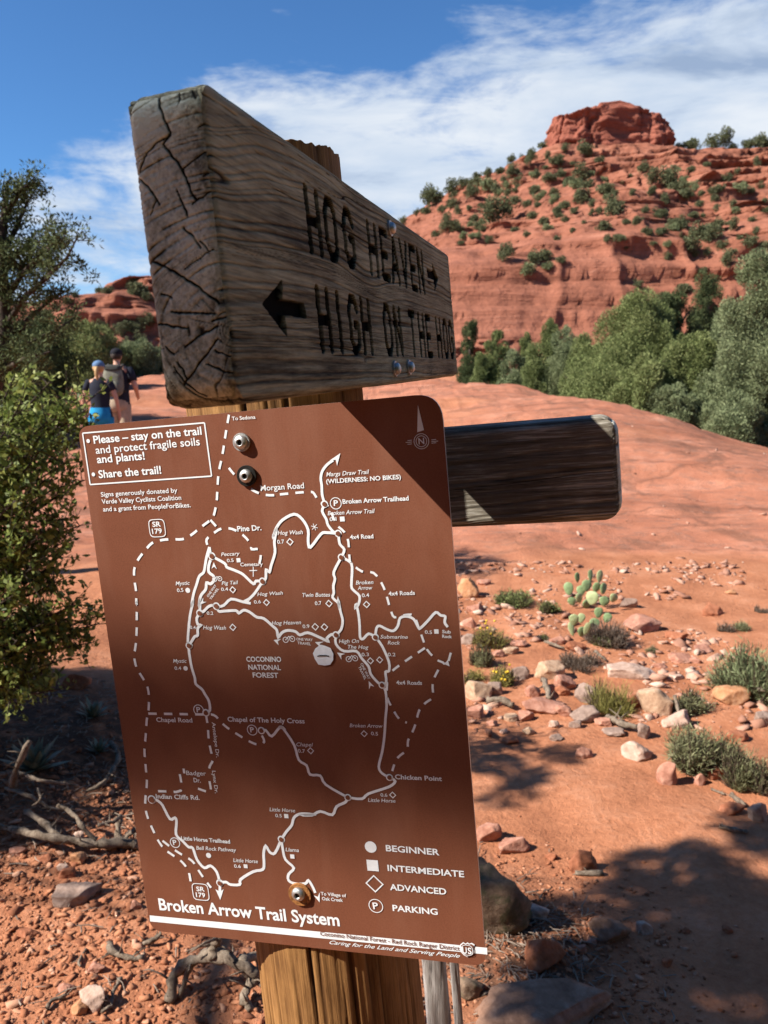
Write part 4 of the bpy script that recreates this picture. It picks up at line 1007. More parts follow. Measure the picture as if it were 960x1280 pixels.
def rock(px, py, wpx, hpx, col, label, seed, depth=0.8, rot=None, sink=0.42, name='rock', tilt=0.0, cuts=13):
    """a stone whose foot stands at photo point (px, py), about wpx by hpx pixels as seen"""
    p = hit(px, py)
    if p is None: return None
    dist = (p - Vector((0, 0, CAMZ))).dot(Vector((0, math.cos(PITCH), -math.sin(PITCH))))
    w = wpx / F * dist; h = hpx / F * dist * 0.95
    h *= 0.88; V = rock_shape((w * 1.06, w * depth, h * (1 + sink)), seed, cuts)
    V[:, 2] += h * (1 + sink) / 2 - h * sink
    a = rng.uniform(-0.3, 0.3) if rot is None else rot
    o = add(name, mesh_np(name, V, ICO_F, False), ST[col]); o.location = (p.x, p.y + w * depth * 0.25, p.z)
    o.rotation_euler = (0, tilt, a)
    sm = o.data.polygons; sm.foreach_set('use_smooth', np.ones(len(sm), bool))
    tag(o, label, 'rock', STONES); return o
def z3(x, y): return (560 + x / 2.4, 680 + y / 2.4)
def z4(x, y): return (560 + x / 2.4, 980 + y / 2.4)
def z6(x, y): return (x / 2.783, 820 + y / 2.783)
R3 = [  # bed of stones right of the map: foot x, y, width, height, colour, label
    (62, 158, 66, 68, 'orange', 'rounded orange brown stone at the left end of the stone bed'),
    (84, 206, 56, 28, 'pink', 'pink flat stone just under the rounded orange brown stone'),
    (108, 124, 42, 20, 'pink', 'low stone beside the top of the rounded orange brown stone'),
    (330, 300, 46, 24, 'pink', 'small pink stone below the yellow flowering tuft'),
    (308, 404, 86, 58, 'buff', 'large cream stone with rounded top in the stone bed'),
    (258, 458, 46, 42, 'pink', 'round pink stone left of the large cream stone'),
    (92, 466, 80, 62, 'buff', 'big tan boulder at the map edge of the stone bed'),
    (142, 452, 46, 44, 'gray', 'brownish stone leaning on the big tan boulder'),
    (426, 474, 84, 62, 'gray', 'grey pink angular stone in the middle of the stone bed'),
    (352, 436, 64, 48, 'pink', 'pink stone between the cream stone and the grey pink one'),
    (290, 502, 136, 36, 'pink', 'wide flat pink slab lying in the stone bed'),
    (346, 516, 52, 38, 'pink', 'pink lump at the right end of the wide flat slab'),
    (416, 534, 88, 48, 'gray', 'grey broad stone below the middle of the stone bed'),
    (84, 522, 50, 42, 'pink', 'pink grey stone below the big tan boulder'),
    (560, 402, 150, 34, 'white', 'long whitish slab across the stone bed'),
    (690, 552, 84, 56, 'white', 'pale grey stone beside the sage clump'),
    (592, 584, 46, 58, 'gray', 'upright grey stone right of the pale stick'),
    (576, 646, 90, 60, 'white', 'pale three-sided stone in front of the stone bed'),
    (660, 720, 60, 80, 'pink', 'standing pink wedge shaped stone by the trail edge'),
    (856, 478, 104, 56, 'orange', 'orange boulder below the large grey green bush'),
    (410, 640, 52, 36, 'pink', 'pink stone lying alone on the trail shadow'),
    (756, 722, 38, 38, 'pink', 'small pink stone right of the standing wedge stone'),
    (806, 704, 52, 42, 'red', 'reddish stone under the lower sage clump'),
    (588, 262, 116, 48, 'pink', 'flat slab lying just right of the cactus'),
    (540, 190, 52, 34, 'gray', 'grey stone behind the cactus'),
    (700, 354, 64, 26, 'pink', 'flat pink stone behind the long whitish slab'),
    (686, 405, 46, 15, 'white', 'small flat whitish stone right of the long slab'),
    (244, 572, 38, 24, 'buff', 'small buff stone in front of the wide flat slab'),
    (322, 552, 32, 26, 'white', 'small white stone in front of the pink lump'),
    (186, 600, 52, 20, 'red', 'flat red stone half buried in the trail'),
    (132, 546, 34, 20, 'pink', 'little pink stone at the front of the bed near the map'),
    (236, 530, 48, 32, 'pink', 'pink stone in front of the flat slab'),
    (190, 532, 42, 22, 'buff', 'buff stone in front of the pink grey stone'),
    (796, 214, 64, 40, 'red', 'red stone on the edge of the bare slickrock'),
    (850, 150, 32, 14, 'orange', 'small orange stone alone on the bare slickrock'),
    (690, 288, 66, 26, 'red', 'dark red flat stone right of the cactus slab'),
    (772, 324, 64, 18, 'pink', 'thin pink slab below the red slickrock edge'),
    (500, 576, 62, 20, 'gray', 'thin grey stone at the front of the stone bed'),
    (325, 590, 40, 20, 'gray', 'half buried grey stone at the trail edge'),
    (945, 540, 44, 40, 'gray', 'grey stone by the dead branches at the picture edge'),
    (190, 330, 46, 24, 'buff', 'buff stone left of the yellow flowering tuft'),
    (150, 340, 40, 24, 'pink', 'pink stone left of the buff one near the flowers'),
    (385, 322, 60, 34, 'red', 'red brown stone under the dry twiggy shrub'),
    (215, 405, 60, 44, 'gray', 'grey stone behind the flowering tuft'),
    (384, 552, 40, 26, 'gray', 'small grey stone beside the broad grey one'),
    (560, 490, 60, 44, 'red', 'red brown stone behind the grass tuft'),
    (745, 358, 40, 20, 'pink', 'small flat stone between the slab and the grey bush'),
    (65, 250, 40, 36, 'pink', 'pink stone at the map edge above the flowers'),
    (215, 308, 56, 20, 'pink', 'flat pink stone above the yellow flowers'),
    (60, 300, 46, 34, 'gray', 'grey stone at the map edge'),
    (640, 372, 44, 16, 'pink', 'thin pink stone above the long whitish slab'),
    (345, 455, 44, 34, 'red', 'red stone tucked behind the wide flat slab'),
    (468, 545, 48, 26, 'pink', 'pink stone right of the broad grey stone'),
    (870, 590, 70, 30, 'red', 'low red stone behind the lower sage clump'),
]
for i, (x, y, w, h, c_, lb) in enumerate(R3):
    px, py = z3(x, y); rock(px, py, w / 2.4, h / 2.4, c_, lb, 500 + i, 0.8)
px, py = z3(612, 505); rock(px, py, 50, 36, 'buff', 'long cream boulder tilted in the stone bed', 580, 0.55, -0.5, 0.2, 'rock', 0.55)
R4 = [
    (126, 440, 262, 225, 'moss', 'dark lichen covered boulder half hidden by the map'),
    (122, 172, 80, 62, 'pink', 'pinkish stone on top of the lichen boulder'),
    (200, 205, 92, 50, 'pink', 'flat pink stone behind the lichen boulder'),
    (310, 228, 36, 24, 'red', 'small red stone on the trail right of the boulder'),
    (410, 262, 92, 78, 'red', 'half buried three-sided red stone in the trail'),
    (206, 376, 58, 50, 'gray', 'grey wedge stone in the shadow of the boulder'),
    (268, 404, 74, 44, 'white', 'pale stone right of the grey wedge stone'),
    (296, 558, 116, 112, 'red', 'squarish red brown block at the trail edge'),
    (490, 470, 124, 76, 'slab', 'grey stone with a split face at the trail edge'),
    (590, 448, 46, 38, 'white', 'pale little stone right of the split grey stone'),
    (300, 735, 430, 60, 'slab', 'wide grey brown slab at the bottom of the picture'),
    (402, 508, 28, 32, 'pink', 'little pink stone left of the block shadow'),
    (432, 486, 32, 22, 'pink', 'little round pink stone under the split grey stone'),
    (715, 447, 26, 18, 'red', 'pebble in the tree shadow on the trail'),
    (840, 447, 32, 24, 'red', 'dark round stone in the tree shadow on the trail'),
    (660, 548, 32, 28, 'red', 'red stone in the shade in front of the pale little stone'),
    (398, 555, 26, 14, 'pink', 'tiny pink stone right of the squarish block'),
    (935, 110, 56, 62, 'gray', 'grey leaning stone by the dead sticks at the right'),
    (862, 90, 70, 36, 'red', 'red stone left of the grey leaning stone'),
    (62, 640, 90, 60, 'moss', 'dark stone behind the grey stake'),
]
for i, (x, y, w, h, c_, lb) in enumerate(R4):
    px, py = z4(x, y); rock(px, py, w / 2.4, h / 2.4, c_, lb, 700 + i, 0.8 if i not in (10, 4) else 0.55, cuts=4 if i in (0, 19) else 13)
R6 = [
    (262, 112, 96, 66, 'red', 'dark red stone in the shade under the oak bush'),
    (268, 724, 56, 46, 'orange', 'orange brown stone lit beside the shadow edge'),
    (270, 648, 48, 46, 'white', 'pale stone at the foot of the dead branches'),
    (215, 752, 38, 30, 'white', 'small whitish stone on the lit gravel'),
    (262, 862, 150, 58, 'gray', 'grey weathered stone amid the lit gravel'),
    (318, 1228, 96, 84, 'white', 'cream stone near the lower left corner'),
    (268, 1248, 66, 50, 'orange', 'orange stone tucked beside the cream corner stone'),
    (90, 975, 72, 22, 'red', 'flat red stone on the lit gravel'),
    (335, 1102, 60, 36, 'pink', 'pink stone beside the bent stick'),
    (232, 770, 60, 40, 'red', 'red stone below the pale one at the shadow edge'),
    (150, 720, 50, 26, 'red', 'red chip left of the orange brown stone'),
    (472, 880, 40, 34, 'pink', 'pink stone close to the map corner'),
    (225, 1170, 56, 30, 'pink', 'flat pinkish stone above the cream corner stone'),
    (60, 690, 60, 26, 'pink', 'pink chip at the left of the shadow edge'),
]
for i, (x, y, w, h, c_, lb) in enumerate(R6):
    px, py = z6(x, y); rock(px, py, w / 2.783, h / 2.783, c_, lb, 800 + i, 0.75)

# loose gravel: nobody could count it
def gravel(name, spots, mat, seed):
    r_ = np.random.default_rng(seed); Vs, Fs, o = [], [], 0
    vc = []
    for (x, y, s) in spots:
        z = gz(x, y)
        q = ICO1_V + 0.42 * r_.uniform(-1, 1, ICO1_V.shape)
        for _ in range(2):
            nn = r_.normal(size=3); nn /= np.linalg.norm(nn); q = q - nn * np.maximum(0, q @ nn - 0.45)[:, None]
        q = q * (s * np.array([r_.uniform(.7, 1.6), r_.uniform(.6, 1.2), r_.uniform(.25, .7)]))
        tl = r_.normal() * 0.3; q = np.stack([q[:, 0] * math.cos(tl) - q[:, 2] * math.sin(tl), q[:, 1], q[:, 0] * math.sin(tl) + q[:, 2] * math.cos(tl)], -1)
        a = r_.uniform(0, 6.28); ca, sa = math.cos(a), math.sin(a)
        q = np.stack([q[:, 0] * ca - q[:, 1] * sa, q[:, 0] * sa + q[:, 1] * ca, q[:, 2]], -1)
        Vs.append(q + np.array([x, y, z + s * 0.15])); Fs.append(ICO1_F + o); o += len(ICO1_V); vc.append(np.full(len(ICO1_V), r_.random()))
    me = mesh_np(name, np.concatenate(Vs), np.concatenate(Fs), False); fattr(me, 'tone', np.concatenate(vc))
    ob = add(name, me, mat); tag(ob, kind='stuff'); return ob
def gravel_mat(stops, nm):
    m, N, b = mat_new(nm); t = N.attr('tone').outputs['Fac']; nz = N.noise(N.coord('Object'), 60, 4, 0.7)
    v = N.math('ADD', N.math('MULTIPLY', t, 0.75), N.math('MULTIPLY', nz, 0.25))
    N.link(N.ramp(v, stops), b.inputs['Base Color'])
    b.inputs['Roughness'].default_value = 0.95; b.inputs['Specular IOR Level'].default_value = 0.1
    N.link(N.bump(nz, 0.6, 0.004), b.inputs['Normal']); return m
M['gravel'] = gravel_mat([(0.05, (0.16, 0.062, 0.034)), (0.35, (0.30, 0.115, 0.058)), (0.74, (0.39, 0.170, 0.090)), (0.88, (0.45, 0.25, 0.165)), (1.0, (0.52, 0.37, 0.28))], 'red_gravel')
M['gravelpink'] = gravel_mat([(0.05, (0.20, 0.09, 0.058)), (0.35, (0.33, 0.165, 0.11)), (0.70, (0.42, 0.25, 0.18)), (0.86, (0.49, 0.36, 0.28)), (1.0, (0.54, 0.45, 0.37))], 'pinkish_gravel')
sp = []; sp2 = []
for k in range(12000):    # crumbling bank in front of the bush
    x = rng.uniform(-1.35, 0.15); y = rng.uniform(1.45, 2.9)
    sp.append((x, y, 0.003 + 0.011 * rng.random() ** 2.8))
for k in range(420):
    x = rng.uniform(-1.5, 0.1); y = rng.uniform(1.4, 3.4); sp.append((x, y, 0.010 + 0.012 * rng.random() ** 2))
for k in range(2600):   # around the boulder and the slab right of the post
    x = 0.42 + rng.normal() * 0.20; y = 1.95 + rng.normal() * 0.25; sp.append((x, y, 0.0025 + 0.008 * rng.random() ** 3))
for k in range(3000):   # stone bed
    x = rng.uniform(0.35, 2.7); y = rng.uniform(3.3, 6.4)
    if fbm(x * 1.2, y * 1.2, 0, 77, 3) > 0.0: sp2.append((x, y, 0.006 + 0.036 * rng.random() ** 3.6))
for k in range(350):    # trail and slickrock
    x = rng.uniform(0.1, 3.2); y = rng.uniform(1.6, 4.2); sp.append((x, y, 0.002 + 0.005 * rng.random() ** 3))
for k in range(520):
    y = rng.uniform(5.5, 14); x = rng.uniform(-0.5, 0.5) * y * 1.0 + 0.2 * y; sp2.append((x, y, 0.007 + 0.028 * rng.random() ** 4))
gravel('gravel', sp, M['gravel'], 5); gravel('gravel', sp2, M['gravelpink'], 6)

# ------------------------------------------------------------------ foliage
def leaf_mat(name, cols, trans=0.18, rough=0.8, spec=0.1):
    m, N, b = mat_new(name)
    t = N.attr('tone').outputs['Fac']
    N.link(N.ramp(t, [(0.0, cols[0]), (0.5, cols[1]), (1.0, cols[2])]), b.inputs['Base Color'])
    b.inputs['Roughness'].default_value = rough; b.inputs['Specular IOR Level'].default_value = spec
    if trans:
        tr = N.new('ShaderNodeBsdfTranslucent'); N.link(N.ramp(t, [(0.0, cols[0]), (0.5, cols[1]), (1.0, cols[2])]), tr.inputs[0])
        mx = N.new('ShaderNodeMixShader'); mx.inputs[0].default_value = trans
        out = N.n['Material Output']; N.link(b.outputs[0], mx.inputs[1]); N.link(tr.outputs[0], mx.inputs[2]); N.link(mx.outputs[0], out.inputs[0])
    return m
M['juniper'] = leaf_mat('juniper_foliage', [(0.075, 0.098, 0.032), (0.165, 0.195, 0.070), (0.29, 0.31, 0.13)], 0.14)
M['juniper_gray'] = leaf_mat('grey_juniper_foliage', [(0.085, 0.106, 0.050), (0.175, 0.203, 0.100), (0.29, 0.315, 0.165)], 0.14)
M['pinyon'] = leaf_mat('dark_juniper_foliage', [(0.040, 0.054, 0.022), (0.082, 0.102, 0.042), (0.145, 0.165, 0.072)])
M['oak'] = leaf_mat('scrub_oak_leaves', [(0.070, 0.100, 0.022), (0.165, 0.205, 0.046), (0.34, 0.36, 0.10)], 0.34, 0.55, 0.22)
M['sage'] = leaf_mat('sage_leaves', [(0.12, 0.12, 0.055), (0.20, 0.20, 0.10), (0.31, 0.30, 0.17)])
M['hillshrub'] = leaf_mat('hill_shrub_foliage', [(0.062, 0.072, 0.034), (0.110, 0.122, 0.060), (0.18, 0.185, 0.10)], 0.15)
M['yellowgrass'] = leaf_mat('yellow_green_blades', [(0.15, 0.14, 0.04), (0.25, 0.23, 0.07), (0.42, 0.36, 0.12)])
M['dryshrub'] = leaf_mat('dry_twigs', [(0.10, 0.07, 0.05), (0.20, 0.15, 0.115), (0.32, 0.27, 0.22)])
M['yellowflower'] = simple_mat('yellow_flowers', (0.62, 0.42, 0.03), 0.7, 0, 0.2, 80)
M['bark'] = simple_mat('juniper_bark', (0.115, 0.085, 0.062), 0.9, 0, 0.5, 26, 0.15, 0.5)
M['darkbark'] = simple_mat('dark_bark', (0.055, 0.040, 0.030), 0.9, 0, 0.5, 40, 0.15, 0.5)
def deadwood_mat():
    m, N, b = mat_new('silver_deadwood'); co = N.coord('Object')
    a1 = N.noise(N.mapping(co, scale=(1, 1, 0.5)), 26, 7, 0.75, 1.2); a2 = N.noise(co, 120, 5, 0.75, 0.5)
    v = N.math('ADD', N.math('MULTIPLY', a1, 0.6), N.math('MULTIPLY', a2, 0.4))
    N.link(N.ramp(v, [(0.36, (0.030, 0.022, 0.015)), (0.46, (0.135, 0.098, 0.070)), (0.58, (0.25, 0.195, 0.145)), (0.70, (0.40, 0.335, 0.265))]), b.inputs['Base Color'])
    b.inputs['Roughness'].default_value = 0.9; b.inputs['Specular IOR Level'].default_value = 0.15; N.link(N.bump(v, 1.0, 0.006), b.inputs['Normal']); return m
M['deadwood'] = deadwood_mat()

def rand_dirs(n, r_): 
    v = r_.normal(size=(n, 3)); return v / np.linalg.norm(v, axis=1)[:, None]
def leaves_mesh(name, C, D, L, Wd, r_, tone, fold=0.25):
    """pointed leaves: base C, direction D, length L, width Wd -> quads folded along nothing, 4 verts each"""
    n = len(C)
    s_ = np.cross(D, rand_dirs(n, r_)); s_ /= np.maximum(np.linalg.norm(s_, axis=1), 1e-6)[:, None]
    nn = np.cross(D, s_)
    L = np.broadcast_to(L, (n,))[:, None]; Wd = np.broadcast_to(Wd, (n,))[:, None]
    a = C; b = C + D * L * 0.5 + s_ * Wd * 0.5 + nn * Wd * fold; c_ = C + D * L; d = C + D * L * 0.5 - s_ * Wd * 0.5 + nn * Wd * fold
    V = np.stack([a, b, c_, d], 1).reshape(-1, 3); Fq = np.arange(4 * n).reshape(n, 4)
    me = mesh_np(name, V, Fq, False)
    fattr(me, 'tone', np.repeat(np.clip(tone, 0, 1), 4)); return me
def clump_tufts(centers, radii, per, tuft, r_, up=0.35, flat=0.8):
    """needle tufts on the surface and inside of clumps -> bases, dirs, lengths"""
    C, D, T = [], [], []
    for (c_, rad, tn) in zip(centers, radii, r_.random(len(centers))):
        n = max(6, int(per * (rad ** 2)))
        d = rand_dirs(n, r_); rr = rad * r_.uniform(0.35, 1.0, n) ** 0.6
        p = c_ + d * rr[:, None] * np.array([1, 1, flat])
        dd = d * 0.75 + np.array([0, 0, up]) + 0.55 * r_.normal(size=(n, 3)); dd /= np.linalg.norm(dd, axis=1)[:, None]
        C.append(p); D.append(dd); T.append(np.clip(0.5 + 0.35 * (tn - 0.5) + 0.28 * r_.normal(size=n), 0, 1))
    return np.concatenate(C), np.concatenate(D), np.concatenate(T)

def conifer(name, h, w, seed, shape='cone', leaf=(0.10, 0.032), per=620, mat='juniper', nclump=70, clump=0.30, trunk_r=None, skirt=0.02, bare=0.0):
    """juniper: trunk + limbs, crown of many needle clumps with gaps between"""
    r_ = np.random.default_rng(seed); root = empty(name)
    tr = MB(); hr = trunk_r or 0.03 * h
    path = wander((0, 0, -0.25), (r_.normal() * 0.1 * w, r_.normal() * 0.1 * w, h * 0.86), 9, 0.05 * w, seed)
    tr.add(tube(path, [hr * (1 - 0.10 * i) for i in range(9)], 9, True, 0.18, seed))
    cs, rs = [], []
    for k in range(nclump):
        t = r_.uniform(skirt, 1.0) ** (0.85 if shape == 'cone' else 0.95)
        if shape == 'cone': rad = w / 2 * (0.28 + 0.78 * (1 - t) ** 0.8) * min(1, 0.70 + t * 3)
        elif shape == 'round': rad = w / 2 * math.sqrt(max(0.02, 1 - (2 * t - 0.9) ** 2 * 0.82))
        else: rad = w / 2 * (0.55 + 0.45 * math.sin(3.0 * t + 0.4))
        a = r_.uniform(0, 2 * math.pi); q = rad * (0.30 + 0.70 * r_.random() ** 0.5) * (0.8 + 0.3 * math.sin(3 * a + seed))
        cx_, cy_ = path[min(8, int(t * 8))].x, path[min(8, int(t * 8))].y
        c_ = np.array([cx_ + q * math.cos(a), cy_ + q * math.sin(a), h * (0.03 + 0.93 * t)])
        cr = clump * w * (0.45 + 0.55 * r_.random()) * (0.55 if t > 0.88 else 0.75 + 0.35 * (1 - t))
        cs.append(c_); rs.append(cr)
        if k % 3 == 0:
            z0 = max(0.1, c_[2] - q * 0.55); i = min(8, int(max(0, z0 / h) * 8)); p0 = path[i]
            tr.add(tube(wander((p0.x, p0.y, z0), c_, 5, 0.04 * w, seed + k), [hr * 0.34, hr * 0.28, hr * 0.22, hr * 0.15, hr * 0.08], 5, False, 0.1, seed))
    cs.append(np.array([path[-1].x, path[-1].y, h * 0.95])); rs.append(clump * w * 0.35)
    rs = [q_ * r_.uniform(0.6, 1.15) for q_ in rs]
    C, D, T = clump_tufts(cs, rs, per / (clump * w) ** 2 / 1.0 * 0.6, leaf, r_, 0.65 if shape == 'cone' else 0.45, 1.45 if shape == 'cone' else 1.1)
    L = leaf[0] * (0.6 + 0.8 * r_.random(len(C))); me = leaves_mesh('crown', C, D, L, leaf[1] * (0.7 + 0.6 * r_.random(len(C))), r_, T)
    tr.build('trunk', M['bark'], root); add('crown', me, M[mat], root)
    return root

# --- junipers beyond the crest on the right: (photo x, top y, width px, depth, shape, material, label)
TR = [
    (588, 398, 42, 30.0, 'cone', 'pinyon', 'slim dark juniper beside the far end of the carved board'),
    (628, 411, 44, 30.0, 'cone', 'juniper', 'second slim juniper from the carved board'),
    (658, 414, 36, 31.0, 'cone', 'juniper', 'short juniper between two slim ones behind the crest'),
    (688, 394, 46, 29.0, 'cone', 'juniper', 'pointed green juniper standing above its row'),
    (712, 405, 62, 27.0, 'cone', 'juniper_gray', 'rounded grey green juniper next to the big bushy one'),
    (650, 436, 70, 27.0, 'cone', 'juniper_gray', 'low bushy juniper in front of the slim row'),
    (786, 369, 128, 21.5, 'cone', 'juniper', 'big bushy olive green juniper in the middle of the tree line'),
    (842, 362, 78, 23.5, 'loose', 'pinyon', 'thin dark juniper with bare leaning limbs'),
    (880, 338, 70, 27.0, 'cone', 'pinyon', 'dark juniper rising behind the thin leaning one'),
    (876, 418, 92, 20.0, 'cone', 'juniper', 'yellow green juniper below the thin dark one'),
    (948, 318, 128, 19.0, 'cone', 'juniper_gray', 'tallest grey green juniper at the picture edge'),
    (1060, 300, 170, 18.5, 'cone', 'juniper', 'broad juniper beyond the tallest one'),
    (918, 502, 84, 17.6, 'cone', 'juniper_gray', 'low grey bush at the foot of the tallest juniper'),
    (850, 486, 70, 19.0, 'round', 'juniper_gray', 'low grey scrub under the yellow green juniper'),
    (606, 424, 44, 28.0, 'cone', 'juniper', 'small juniper filling in beside the slim dark one'),
    (672, 428, 52, 26.0, 'cone', 'juniper', 'mid green juniper in front of the pointed one'),
    (728, 416, 66, 25.0, 'cone', 'juniper', 'olive juniper against the big bushy one, on its left'),
    (826, 404, 70, 21.0, 'cone', 'juniper', 'olive juniper against the big bushy one, on its right'),
    (812, 446, 80, 19.6, 'cone', 'juniper', 'front juniper with its foot on the rock crest'),
    (905, 384, 90, 21.5, 'cone', 'juniper_gray', 'grey green juniper between the thin dark one and the tallest one'),
    (742, 432, 70, 23.0, 'cone', 'juniper', 'low green juniper left of the big bushy one'),
]
JUN = 'junipers growing beyond the rock crest'
for i, (px, pt, wp, Y, shp, mt, lb) in enumerate(TR):
    top = P(px, pt, Y); w = wp / F * Y * (1.12 if Y >= 26 else 1.30); zb = gz(top.x, Y) - 0.05
    h = top.z - zb
    n_ = int(60 + 26 * w * h / 4); n_ = min(n_, 190)
    t = conifer('juniper_tree', h, w, 900 + i, shp, (0.062, 0.019), 5200 if Y < 25 else 3000, mt, int(n_ * 1.05), 0.20 * (1.5 / max(1.5, w)) ** 0.35, None)
    t.location = (top.x, Y, zb); tag(t, lb, 'tree', JUN)
# a dead leaning snag between them
sn = MB(); b0 = P(850, 470, 22.0); b0.z = gz(b0.x, 22.0) - 0.2
for a_, b_ in (((815, 372), 1), ((826, 392), 2), ((846, 400), 3)):
    e_ = P(a_[0], a_[1], 22.0 + 0.3 * b_); sn.add(tube(wander(b0, e_, 8, 0.06, b_), [0.085 - 0.009 * k for k in range(8)], 6, True, 0.1, b_))
    for q in range(6):
        s0 = b0.lerp(e_, 0.45 + 0.09 * q); sn.add(tube([s0, s0 + Vector((random.uniform(-.4, .4), random.uniform(-.3, .3), random.uniform(.1, .45)))], [0.02, 0.006], 5, True))
ob = sn.build('dead_tree', M['darkbark']); tag(ob, 'bare leaning dead trunks between the bushy junipers', 'dead tree')

# --- trees in the hollow on the left, behind the hikers
TL = [
    (112, 402, 62, 22.5, 'round', 'juniper', 'round green juniper behind the hikers'),
    (78, 424, 44, 24.0, 'round', 'pinyon', 'dark juniper left of the round one behind the hikers'),
    (38, 392, 96, 17.0, 'round', 'pinyon', 'dark broad juniper behind the oak bush'),
    (-20, 360, 120, 15.0, 'round', 'pinyon', 'dark juniper at the left picture edge behind the oak'),
    (172, 428, 44, 27.0, 'round', 'juniper_gray', 'grey green bush just right of the hikers'),
    (208, 430, 40, 28.0, 'round', 'juniper_gray', 'grey bush partly covered by the carved board'),
    (152, 436, 26, 26.0, 'round', 'pinyon', 'small dark bush directly behind the man'),
]
for i, (px, pt, wp, Y, shp, mt, lb) in enumerate(TL):
    top = P(px, pt, Y); zb = gz(top.x, Y) - 0.05; h = top.z - zb; w = wp / F * Y * 1.1
    t = conifer('juniper_tree', h, w, 960 + i, shp, (0.065, 0.021), 2600, mt, int(min(150, 60 + 20 * w * h / 4)), 0.28)
    t.location = (top.x, Y, zb); tag(t, lb, 'tree', 'junipers in the hollow behind the hikers')

# --- thin juniper leaning into the picture at the upper left
def sparse_juniper():
    r_ = np.random.default_rng(77); root = empty('juniper_tree'); Y = 5.6
    base = Vector((-3.1, Y, 0)); base.z = gz(base.x, Y) - 0.1; root.location = base
    def Q(px, py, dy=0.0): return P(px, py, Y + dy) - base
    br = MB()
    trunk = [Vector((0, 0, 0)), Q(-40, 560), Q(-5, 470), Q(8, 420), Q(4, 370), Q(2, 310), Q(6, 262), Q(10, 228)]
    br.add(tube(trunk, [0.10, 0.085, 0.06, 0.05, 0.04, 0.03, 0.02, 0.010], 9, True, 0.15, 3))
    arms = [((6, 440), (34, 400), (66, 372), (88, 362)), ((6, 410), (30, 372), (58, 348), (84, 322), (96, 298)), ((4, 380), (26, 345), (48, 322), (66, 306), (82, 296)), ((2, 340), (20, 318), (40, 305), (60, 300)),
            ((2, 318), (18, 290), (30, 262), (40, 244)), ((4, 300), (-14, 270), (-26, 240)), ((8, 430), (-30, 400), (-60, 370)), ((4, 360), (-20, 330), (-44, 300)), ((6, 450), (40, 428), (74, 410), (92, 398)), ((6, 270), (18, 250), (26, 236), (34, 232)), ((8, 462), (34, 446), (62, 440)), ((3, 330), (24, 334), (46, 330), (70, 336))]
    cs, rs = [], []
    for i, arm in enumerate(arms):
        dy = r_.uniform(-0.45, 0.45)
        pts = [Q(p[0], p[1], dy * k / (len(arm) - 1)) for k, p in enumerate(arm)]
        br.add(tube(pts, np.linspace(0.022, 0.005, len(pts)), 6, True, 0.1, i))
        for a, b in zip(pts[:-1], pts[1:]):
            for q in range(7):
                s_ = a.lerp(b, r_.random()); e_ = s_ + Vector((r_.normal() * 0.07, r_.normal() * 0.09, 0.035 + r_.normal() * 0.065))
                br.add(tube([s_, e_], [0.004, 0.0015], 4, False)); 
                for u_ in range(2):
                    m_ = s_.lerp(e_, 0.5 + 0.5 * u_); cs.append(np.array(m_)); rs.append(r_.uniform(0.026, 0.060))
    for q in range(46):
        m_ = Q(r_.uniform(-60, 46), r_.uniform(425, 480), r_.uniform(-0.4, 0.4)); cs.append(np.array(m_)); rs.append(r_.uniform(0.04, 0.09))
    C, D, T = clump_tufts(cs, rs, 15000, None, r_, 0.3, 0.9)
    L = 0.030 * (0.6 + 0.8 * r_.random(len(C)))
    br.build('trunk', M['darkbark'], root)
    add('crown', leaves_mesh('crown', C, D, L, 0.011, r_, T), M['pinyon'], root)
    tag(root, 'thin dark juniper with airy branches against the sky on the left', 'tree')
sparse_juniper()

